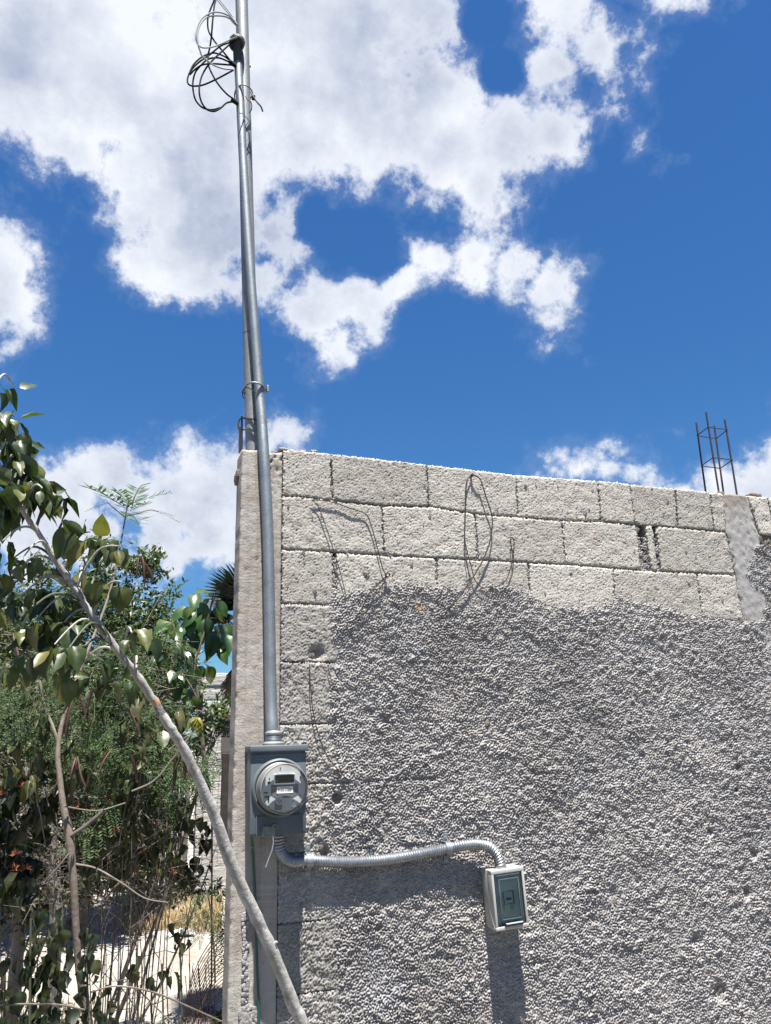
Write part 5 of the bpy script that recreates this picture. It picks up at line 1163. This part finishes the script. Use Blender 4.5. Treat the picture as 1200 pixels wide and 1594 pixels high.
for i, (nm, Y0, rt, lab, cl, fl, LM, Lp) in enumerate(shr):
    q = pix(rt[0], rt[1], Y0); S = Plant(nm, Vector((q.x, q.y, gpt(q.x, q.y))), lab, 'shrub', 'red flowered shrubs'); r = random.Random(50+i); R0 = Vector((q.x, q.y, gpt(q.x, q.y)-.03))
    for j, (u, v, n) in enumerate(cl):
        Y = Y0+r.uniform(-.2, .2); P = pix(u, v, Y); mid = R0.lerp(P, .5)+Vector((r.uniform(-.08, .08), r.uniform(-.05, .05), .05))
        if j % 2 == 0: S.tube('stem', [Vector(x) for x in spline([R0+Vector((r.uniform(-.08, .08), r.uniform(-.08, .08), 0)), mid, P], 5)], [.0034-.0022*k/10 for k in range(11)], MT['twig'] if j % 3 else MT['dry'], 5)
        for k in range(int(n*(2.9 if LM is LE else 2.4))):
            a = r.uniform(0, 6.28); side = Vector((math.cos(a), math.sin(a), 0)); d = Vector((0, 0, -1))*r.uniform(.5, 1.3)+side*r.uniform(.1, .7); L = Lp/scale_at(P)*r.uniform(.75, 1.3)
            S.leaf(r.choice(LM), P+rv(r, .022)+Vector((0, 0, .01)), d, L, side+Vector((0, -.4, .8))+rv(r, .3))
    for (u, v) in fl[::2] + fl[1::4]:
        P = pix(u, v, Y0-.12+r.uniform(-.05, .05)); S.leaf(r.choice(FL), P, Vector((1, 0, 0)), r.uniform(.013, .021), Vector((0, -.4, 1)), 'flower_head')
# hanging columns of dark leaves at the bottom left
cols = [('climbing_plant', 'stem smothered in dark drooping leaves at the lower left corner', (48, 1430), [(58,1425),(50,1450),(40,1470),(55,1480),(35,1500),(60,1505),(45,1525),(30,1545),(62,1545),(45,1570),(70,1580),(30,1595),(55,1610)], 36),
        ('climbing_plant', 'stem of dark drooping leaves just left of the brown sapling at the bottom', (92, 1425), [(98,1425),(92,1448),(100,1465),(86,1480),(100,1498),(90,1515),(104,1530),(88,1545),(98,1570),(80,1590),(105,1600)], 34),
        ('climbing_plant', 'stem of dark drooping leaves just right of the brown sapling at the bottom', (136, 1445), [(136,1448),(140,1475),(130,1492),(142,1500),(138,1530),(146,1560),(160,1550),(165,1575)], 28),
        ('wilted_weed', 'single wilted weed with a ring of curled leaves near the bottom centre of the greenery', (213, 1490), [(213,1492),(208,1500),(218,1500)], 30),
        ('wilted_weed', 'wilted weed with two limp leaf bunches left of the rusted mesh', (252, 1500), [(248,1512),(264,1508),(270,1515),(240,1520)], 28),
        ('wilted_weed', 'limp dark weed hanging below the sheet of litter', (280, 1460), [(280,1445),(286,1455),(278,1470)], 24),
        ('climbing_plant', 'dark leaves along the bottom left edge of the photo', (8, 1500), [(0,1500),(8,1520),(5,1560),(12,1590)], 30)]
for i, (nm, lab, top_, pts, Lp) in enumerate(cols):
    Y0 = .02 if nm == 'climbing_plant' else .35; q = pix(top_[0]+6, 1590, Y0); R0 = Vector((q.x, q.y, gpt(q.x, q.y)-.02)); S = Plant(nm, R0, lab, 'plant'); r = random.Random(70+i)
    T = pix(top_[0], top_[1], Y0); S.tube('stem', [Vector(x) for x in spline([R0, R0.lerp(T, .5)+Vector((.02, .01, 0)), T], 6)], [.006-.003*k/12 for k in range(13)], MT['twig_green'], 6)
    for (u, v) in pts:
        P = pix(u, v, Y0+r.uniform(-.06, .06))
        for k in range(4 if nm == 'climbing_plant' else 2):
            a = r.uniform(0, 6.28); side = Vector((math.cos(a), math.sin(a), 0)); d = Vector((0, 0, -1))*r.uniform(.9, 1.6)+side*r.uniform(.1, .7)
            S.leaf(r.choice(LD), P+side*.012+Vector((0, 0, r.uniform(-.03, .03))), d, Lp/scale_at(P)*r.uniform(.6, 1.15), side+Vector((0, -.5, .5))+rv(r, .4), wid=r.uniform(.6, 1.1))
# drooping feathery weed by the column foot
S = Plant('feathery_weed', Vector((pix(330,1500,.5).x, .5, -.02)), 'drooping feathery weed beside the foot of the corner column, above the rusted mesh', 'weed'); r = random.Random(90)
for (u0, v0, u1, v1) in ((318,1398,300,1440),(322,1400,318,1452),(328,1402,338,1450),(335,1405,352,1455),(345,1410,358,1478),(330,1385,310,1400),(322,1380,345,1395),(312,1405,290,1430),(318,1375,335,1370),(340,1395,360,1420),(300,1412,278,1448),(345,1400,350,1440),(325,1395,328,1430)):
    Y = .5+r.uniform(-.1, .1); P, Q = pix(u0, v0, Y), pix(u1, v1, Y-.03); S.leaf(r.choice(FR), P, Q-P, (Q-P).length*1.1, Vector((.1, -.9, .5))+rv(r, .2), 'frond', .9)
m = MB(); vis_tube(m, [(335,1530,.5,1.6),(332,1460,.5,1.4),(326,1405,.5,1.2),(318,1378,.5,.9)], seg=6); m.build('stem', MT['twig'], S.o, smooth=True)

# ------------------------------------------------------------------ dry stalks
r = random.Random(101)
for i, (uc, Y0, n, lab) in enumerate(((165, .45, 6, 'clump of tall dry grey stalks just right of the brown sapling'), (195, .7, 5, 'clump of tall dry stalks in the middle of the lower greenery'), (228, .55, 5, 'leaning dry stalks left of the rusted mesh'), (60, .7, 3, 'dry bare stalks behind the dark drooping leaves at the lower left'))):
    q = pix(uc, 1600, Y0); R0 = Vector((q.x, q.y, gpt(q.x, q.y)-.03)); S = Plant('dry_weed', R0, lab, 'dry weed'); tw = MB()
    for k in range(n):
        ub = uc+r.uniform(-22, 22); ut = ub+r.uniform(-14, 30); vt = r.uniform(1270, 1400); Y = Y0+r.uniform(-.15, .25); b = pix(ub, 1600, Y); b.z = gpt(b.x, b.y)-.02; T = pix(ut, vt, Y+r.uniform(-.1, .1))
        pts = [Vector(x) for x in spline([b, b.lerp(T, .35)+rv(r, .012), b.lerp(T, .7)+rv(r, .016), T], 5)]
        S.tube('stalk', pts, [(.0034-.0022*j/len(pts))*r.uniform(.9, 1.1) for j in range(len(pts))], MT['dry'], 6)
        for j in range(9):
            p = pts[r.randint(3, len(pts)-1)]; d = Vector((r.uniform(-1, 1), r.uniform(-1, 1), r.uniform(.2, 1))).normalized()*r.uniform(.08, .26)
            tw.tube([p, p+d*.5+rv(r, .012), p+d+rv(r, .02)], [.0016, .0012, .0006], 4, cap=False)
    tag(tw.build('twig', MT['dry'], S.o), kind='stuff')
# brushwood tangle among the shrubs
tw = MB()
for k in range(300):
    u, v = r.uniform(-10, 300), 1210+r.random()**.8*200; Y = r.uniform(.4, 1.6); p = pix(u, v, Y); d = Vector((r.uniform(-1, 1), r.uniform(-.6, .6), r.uniform(-.5, .9))).normalized()*r.uniform(.10, .38)
    tw.tube([p, p+d*.33+rv(r, .014), p+d*.66+rv(r, .02), p+d+rv(r, .02)], [.0017, .0014, .0011, .0006], 4, cap=False)
for k in range(150):
    u, v = r.uniform(-10, 330), r.uniform(980, 1220); Y = r.uniform(.5, 1.6); p = pix(u, v, Y); d = Vector((r.uniform(-1, 1), r.uniform(-.6, .6), r.uniform(-.6, .7))).normalized()*r.uniform(.10, .34)
    tw.tube([p, p+d*.5+rv(r, .02), p+d+rv(r, .02)], [.0017, .0013, .0007], 4, cap=False)
tag(tw.build('brushwood', MT['twig']), 'tangle of thin bare twigs running through the shrubs', kind='stuff')
for pl, lab in (([(-10,1565,-.1,2.2),(40,1563,-.1,2.1),(90,1564,-.1,2),(132,1572,-.08,1.8)], 'thin grey twig lying level near the bottom left corner'), ([(140,1545,.0,1.6),(180,1535,0,2),(240,1545,0,2),(300,1570,0,1.8),(345,1590,0,1.4)], 'long arching grey twig above the litter at the bottom'), ([(215,1540,.1,1.6),(245,1570,.1,1.6),(275,1600,.1,1.6)], 'short straight twig sloping down to the bottom edge')):
    q = pix(*pl[0][:3]); o = empty('fallen_twig', q, lab, 'twig'); m = MB(); vis_tube(m, [(a_, b_, c_, d_*.7) for a_, b_, c_, d_ in pl], seg=6); m.build('stick', MT['twig'], o, smooth=True)

# ------------------------------------------------------------------ grass, litter
def grass(name, label, u0, u1, v0, v1, n, h, mt, seed):
    r = np.random.RandomState(seed); V = []; F = []
    for k in range(n):
        u, v = r.uniform(u0, u1), r.uniform(v0, v1); d = AR*((u-CU)/FPX)-AU*((v-CV)/FPX)+AF; t = (-.03-CAM.z)/d.z
        if t < 0: continue
        p = CAM+d*t; p.z = gpt(p.x, p.y); a = r.uniform(0, 6.28); l = h*r.uniform(.5, 1.2); s = Vector((math.cos(a+1.57), math.sin(a+1.57), 0))*.0035
        ln = Vector((math.cos(a), math.sin(a), 0))*l*r.uniform(.2, .7); q = p+Vector((0, 0, l*.55))+ln*.4; e = p+Vector((0, 0, l*.9))+ln; i = len(V)
        V += [p-s, p+s, q+s*.7, q-s*.7, e]; F += [[i, i+1, i+2, i+3], [i+3, i+2, i+4]]
    o = link_mesh(name, np_mesh(name, np.array([tuple(v) for v in V]), F, False), mt); return tag(o, label, kind='stuff')
MT['drygrass'] = mat('dry_orange_grass', (.35, .22, .10), .8, trans=.3, extra=facerand([(.34, .24, .14), (.45, .34, .22), (.26, .18, .11), (.55, .46, .33)]))
MT['weedgrass'] = mat('mixed_weedy_grass', (.1, .1, .05), .8, trans=.25, extra=facerand([(.10, .10, .04), (.20, .16, .09), (.06, .08, .03), (.30, .24, .15)]))
grass('dry_grass', 'patch of dry orange grass on the ground behind the stalks', 190, 345, 1398, 1452, 4200, .10, MT['drygrass'], 1)
grass('weedy_undergrowth', 'low weeds on the ground at the bottom left', -20, 150, 1560, 1620, 500, .07, MT['weedgrass'], 3)
def crumple(name, u, v, Y, w, col, label, cat, seed, rough=.5):
    r = np.random.RandomState(seed); c = pix(u, v, Y); c.z = gpt(c.x, c.y)+.008; n = 9; V = []; F = []
    for i in range(n):
        for j in range(n):
            x, y = (i/(n-1)-.5)*w, (j/(n-1)-.5)*w*.7; V.append((c.x+x+r.randn()*w*.04, c.y+y+r.randn()*w*.04, c.z+abs(r.randn())*w*.16*(1-abs(i/(n-1)-.5)*1.4)))
    for i in range(n-1):
        for j in range(n-1): F.append([i*n+j, (i+1)*n+j, (i+1)*n+j+1, i*n+j+1])
    o = link_mesh(name, np_mesh(name, np.array(V), F, False), mat(name+'_film', col, rough)); return tag(o, label, cat)
def gy_at(u, v):
    d = AR*((u-CU)/FPX)-AU*((v-CV)/FPX)+AF; t = (-.03-CAM.z)/d.z; return (CAM+d*t).y
crumple('plastic_bag', 281, 1456, gy_at(281, 1456), .22, (.75, .75, .75), 'crumpled white plastic bag on the pale ground left of the drooping weed', 'bag', 1)
crumple('paper_scrap', 245, 1385, gy_at(245, 1385), .22, (.7, .7, .7), 'white crumpled scrap among the shrubs above the dry grass', 'litter', 2)
crumple('paper_scrap', 305, 1388, gy_at(305, 1388), .22, (.66, .66, .68), 'white crumpled scrap at the foot of the pale boundary wall', 'litter', 3)
crumple('blue_wrapper', 323, 1581, gy_at(323, 1581), .10, (.02, .06, .35), 'bright blue wrapper on the ground at the bottom beside the corner column', 'wrapper', 4)
bush('green_weed', (pix(350,1592,.9).x, gy_at(350,1592), -.03), 'low bright green weed at the bottom beside the corner column', 'weed', [(350,1584,gy_at(350,1592),20,12,.08)], 500, .03, MT['small'], 60, stems=4, clump=.03, stem_r=.003)

# ------------------------------------------------------------------ rusted mesh and wire netting
q = pix(318, 1594, .55); o = empty('rusted_mesh', (q.x, q.y, 0), 'springy sheet of rusted wire mesh curling up from the ground beside the corner column', 'wire mesh'); r = random.Random(7)
for k in range(18):
    R_ = 62+k*6.2+r.uniform(-1, 1); wx = 66+k*1.9; pl = []
    for j in range(8):
        a = math.radians(4+j*13.5); pl.append((385-wx*math.cos(a)*(1.0 if j else 1.02), 1606-R_*math.sin(a)*1.02, .62-.03*j))
    m = MB(); vis_tube(m, pl, r=.0016, seg=5, n=4); m.build('wire', MT['rusty_orange'], o, smooth=True)
for (a, b) in (((356, 1395), (345, 1545)), ((326, 1475), (302, 1590)), ((340, 1440), (322, 1560))):
    m = MB(); vis_tube(m, [(a[0], a[1], .5), ((a[0]+b[0])/2+3, (a[1]+b[1])/2, .5), (b[0], b[1], .55)], r=.0015, seg=5); m.build('cross_wire', MT['rusty_orange'], o, smooth=True)
for k in range(9):
    u = 292+k*5; m = MB(); vis_tube(m, [(u, 1610, .55), (u+r.uniform(-3, 3), 1570, .55), (u+r.uniform(-10, 6), 1500+r.uniform(-10, 20), .5)], r=.0015, seg=5); m.build('wire', MT['rusty_orange'], o, smooth=True)
q = pix(305, 1390, 1.5); o = empty('wire_netting', (q.x, q.y, 0), 'sagging square wire netting hung in front of the grey door panel and boundary wall', 'netting')
for k in range(11):
    v = 1165+k*17; m = MB(); vis_tube(m, [(244, v-6+r.uniform(-2, 2), 1.5), (275, v+4+r.uniform(-2, 2), 1.5), (305, v+r.uniform(-3, 3), 1.45), (335, v-8+r.uniform(-3, 3), 1.4), (368, v-22, 1.35)], r=.0009, seg=4, n=4); m.build('wire', MT['rusty_pale'], o, smooth=True)
for k in range(10):
    u = 248+k*12; m = MB(); vis_tube(m, [(u+8, 1150, 1.45), (u+r.uniform(-3, 3), 1200, 1.45), (u-2+r.uniform(-4, 4), 1270, 1.45), (u-6, 1345, 1.4)], r=.0009, seg=4, n=4); m.build('wire', MT['rusty_pale'], o, smooth=True)

# ------------------------------------------------------------------ the pale boundary wall behind, door panel, plate, palm
def base_Y(u, v):
    d = AR*((u-CU)/FPX)-AU*((v-CV)/FPX)+AF; t = (-.0-CAM.z)/d.z; return (CAM+d*t).y
YB = base_Y(335, 1398)
bwx0, bwx1 = pix(308, 1200, YB).x, pix(308, 1200, YB).x+5.5; bwz = pix(340, 1047, YB).z
bwl = empty('boundary_wall', (bwx0, YB, 0), 'far pale cement wall visible just left of the corner column', 'wall')
MT['bwall'] = mat('weathered_pale_cement', (.62, .60, .56), .9, var=[(3, 5, (.50, .48, .44), .45, .7), (1, 4, (.70, .68, .65), .5, .7, (2, 2, 22)), (30, 4, (.33, .31, .29), .62, .8)], bump=[(1, .02, 4, (3, 3, 28)), (70, .006, 4)])
zs_ = [0, .62, 1.18, 1.62, pix(340, 1112, YB).z]
z1 = pix(340, 1112, YB).z
m = MB(); m.box(((bwx0+bwx1)/2, YB+.08, z1/2-.003), ((bwx1-bwx0)/2, .08, z1/2-.003)); m.build('wall_panel', MT['bwall'], bwl)
h = bwz-z1; r = random.Random(2); n = 3
for k in range(n):
    m = MB(); m.box(((bwx0+bwx1)/2, YB+.075+r.uniform(-.006, .006), z1+h*(k+.5)/n), ((bwx1-bwx0)/2, .09, h/n/2-.006), bev=.008); m.build('beam_course', MT['bwall'], bwl, smooth=True)
lx = pix(346, 1112, YB-.03).x
m = MB(); m.box((lx+.9, YB-.035, z1-.035), (.9, .03, .04), bev=.006); m.build('lintel', mat('brown_timber', (.12, .075, .055), .8), bwl)
m = MB(); m.box((lx+.9, YB-.012, z1-.24), (.9, .011, .16)); m.build('recess_shade', mat('painted_shade_board', (.12, .11, .105), .9), bwl)  # dark board proud of the wall, its colour standing for a recess's shade
# darker return of the wall with a sheet door
dx0 = pix(238, 1200, YB+.5).x
dr = empty('grey_sheet_door', (dx0, YB+.4, 0), 'dark grey sheet door beside the left end of the far pale wall', 'door')
zt = pix(270, 1165, YB+.5).z; w_ = (bwx0-.02-dx0)/7; MT['sheet'] = mat('weathered_grey_sheet', (.15, .145, .15), .7, var=[(5, 4, (.22, .21, .21), .45, .7), (40, 4, (.09, .08, .08), .55, .75)])
for k in range(7):
    m = MB(); m.box((dx0+w_*(k+.5), YB+.5, zt/2), (w_/2-.004, .02, zt/2), bev=.004); m.build('board', MT['sheet'], dr)
# steel plate fixed to the column's hidden side
a, b = pix(361, 1172, .12), pix(361, 1305, .12)
o = empty('steel_plate', (a.x, .117, b.z), 'narrow dark rusty steel plate fixed behind the left edge of the corner column', 'plate')
m = MB(); m.box((CXL-.006, .117, (a.z+b.z)/2), (.016, .010, (a.z-b.z)/2), bev=.002); m.build('plate', mat('dark_rusted_plate', (.045, .035, .033), .7, .3, var=[(14, 4, (.18, .05, .035), .6, .75), (60, 3, (.10, .08, .07), .5, .8)]), o)
# red tape
o = empty('red_ribbon', pix(336, 1120, 1.1), 'short red ribbon tied to a twig near the pale wall', 'ribbon'); m = MB()
P = [pix(336, 1118, 1.1), pix(334, 1130, 1.1), pix(337, 1142, 1.1), pix(336, 1152, 1.1)]; m.tube(P, [.004, .006, .007, .004], 6, squash=.25); m.build('strip', mat('red_plastic_ribbon', (.45, .03, .03), .5), o, smooth=True)
# yellowing leaves
S = Plant('yellow_leaf_spray', pix(305, 1118, .85), 'spray of yellow-green leaves glowing in front of the pale wall end', 'leaf spray'); r = random.Random(12)
LY = leaf_mesh('leaf', W=.35, fold=.2, curl=.4, seed=3); LY.materials.append(mat('yellow_leaf', (.40, .38, .04), .5, trans=.35))
for (c, d) in ((296,1122),(303,1132),(310,1140),(316,1130),(300,1126),(292,1128),(313,1122)):
    P, Q = pix(306, 1116, .85), pix(c, d, .82); S.leaf(LY, P, Q-P, (Q-P).length*1.2, Vector((0, -.6, .8)))
# palm
pc = pix(396, 985, 2.3); S = Plant('palm_tree', Vector((pc.x, pc.y, 0)), 'dark fan palm whose fronds show just left of the corner column', 'palm')
S.tube('trunk', [Vector((pc.x, pc.y, -.05)), Vector((pc.x, pc.y, pc.z-.05))], [.06, .05], MT['bark_brown'], 12)
def fan(dead):
    V = []; F = []; r = random.Random(dead)
    for k in range(26):
        a = -1.25+2.5*k/25; d = Vector((math.cos(a), math.sin(a), 0)); s = Vector((-math.sin(a), math.cos(a), 0))*.020; p = Vector((.42, 0, 0)); l = .62*(1-.12*abs(a)); n = len(V); dz = -.25 if dead else -.10
        V += [p, p+d*l*.4+s+Vector((0, 0, .02)), p+d*l*.4-s+Vector((0, 0, .02)), p+d*l*.75+s*.7+Vector((0, 0, dz*.4)), p+d*l*.75-s*.7+Vector((0, 0, dz*.4)), p+d*l+Vector((0, 0, dz*1.2+r.uniform(-.05, .05)))]
        F += [[n, n+2, n+1], [n+1, n+2, n+4, n+3], [n+3, n+4, n+5]]
    n = len(V); V += [(0, -.012, 0), (0, .012, 0), (.44, .008, 0), (.44, -.008, 0), (0, 0, -.02), (.44, 0, -.012)]; F += [[n, n+3, n+2, n+1], [n, n+4, n+5, n+3], [n+1, n+2, n+5, n+4]]
    me = np_mesh('frond', np.array([tuple(v) for v in V]), F, False); me.materials.append(mat('dead_palm_frond' if dead else 'dark_palm_frond', (.20, .15, .10) if dead else (.020, .034, .020), .55, trans=.1)); return me
f0, f1 = fan(0), fan(1); r = random.Random(3)
for k in range(26):
    a = 2*math.pi*k/26+r.uniform(-.1, .1); el = r.uniform(-.15, 1.1); S.leaf(f0, pc, Vector((math.cos(a)*math.cos(el), math.sin(a)*math.cos(el), math.sin(el))), r.uniform(.42, .52), Vector((0, 0, 1)), 'frond')
for k in range(12):
    a = 2*math.pi*k/12; el = r.uniform(-1.35, -.9); S.leaf(f1, pc-Vector((0, 0, .05)), Vector((math.cos(a)*math.cos(el), math.sin(a)*math.cos(el), math.sin(el))), r.uniform(.42, .5), Vector((math.cos(a), math.sin(a), .3)), 'frond')
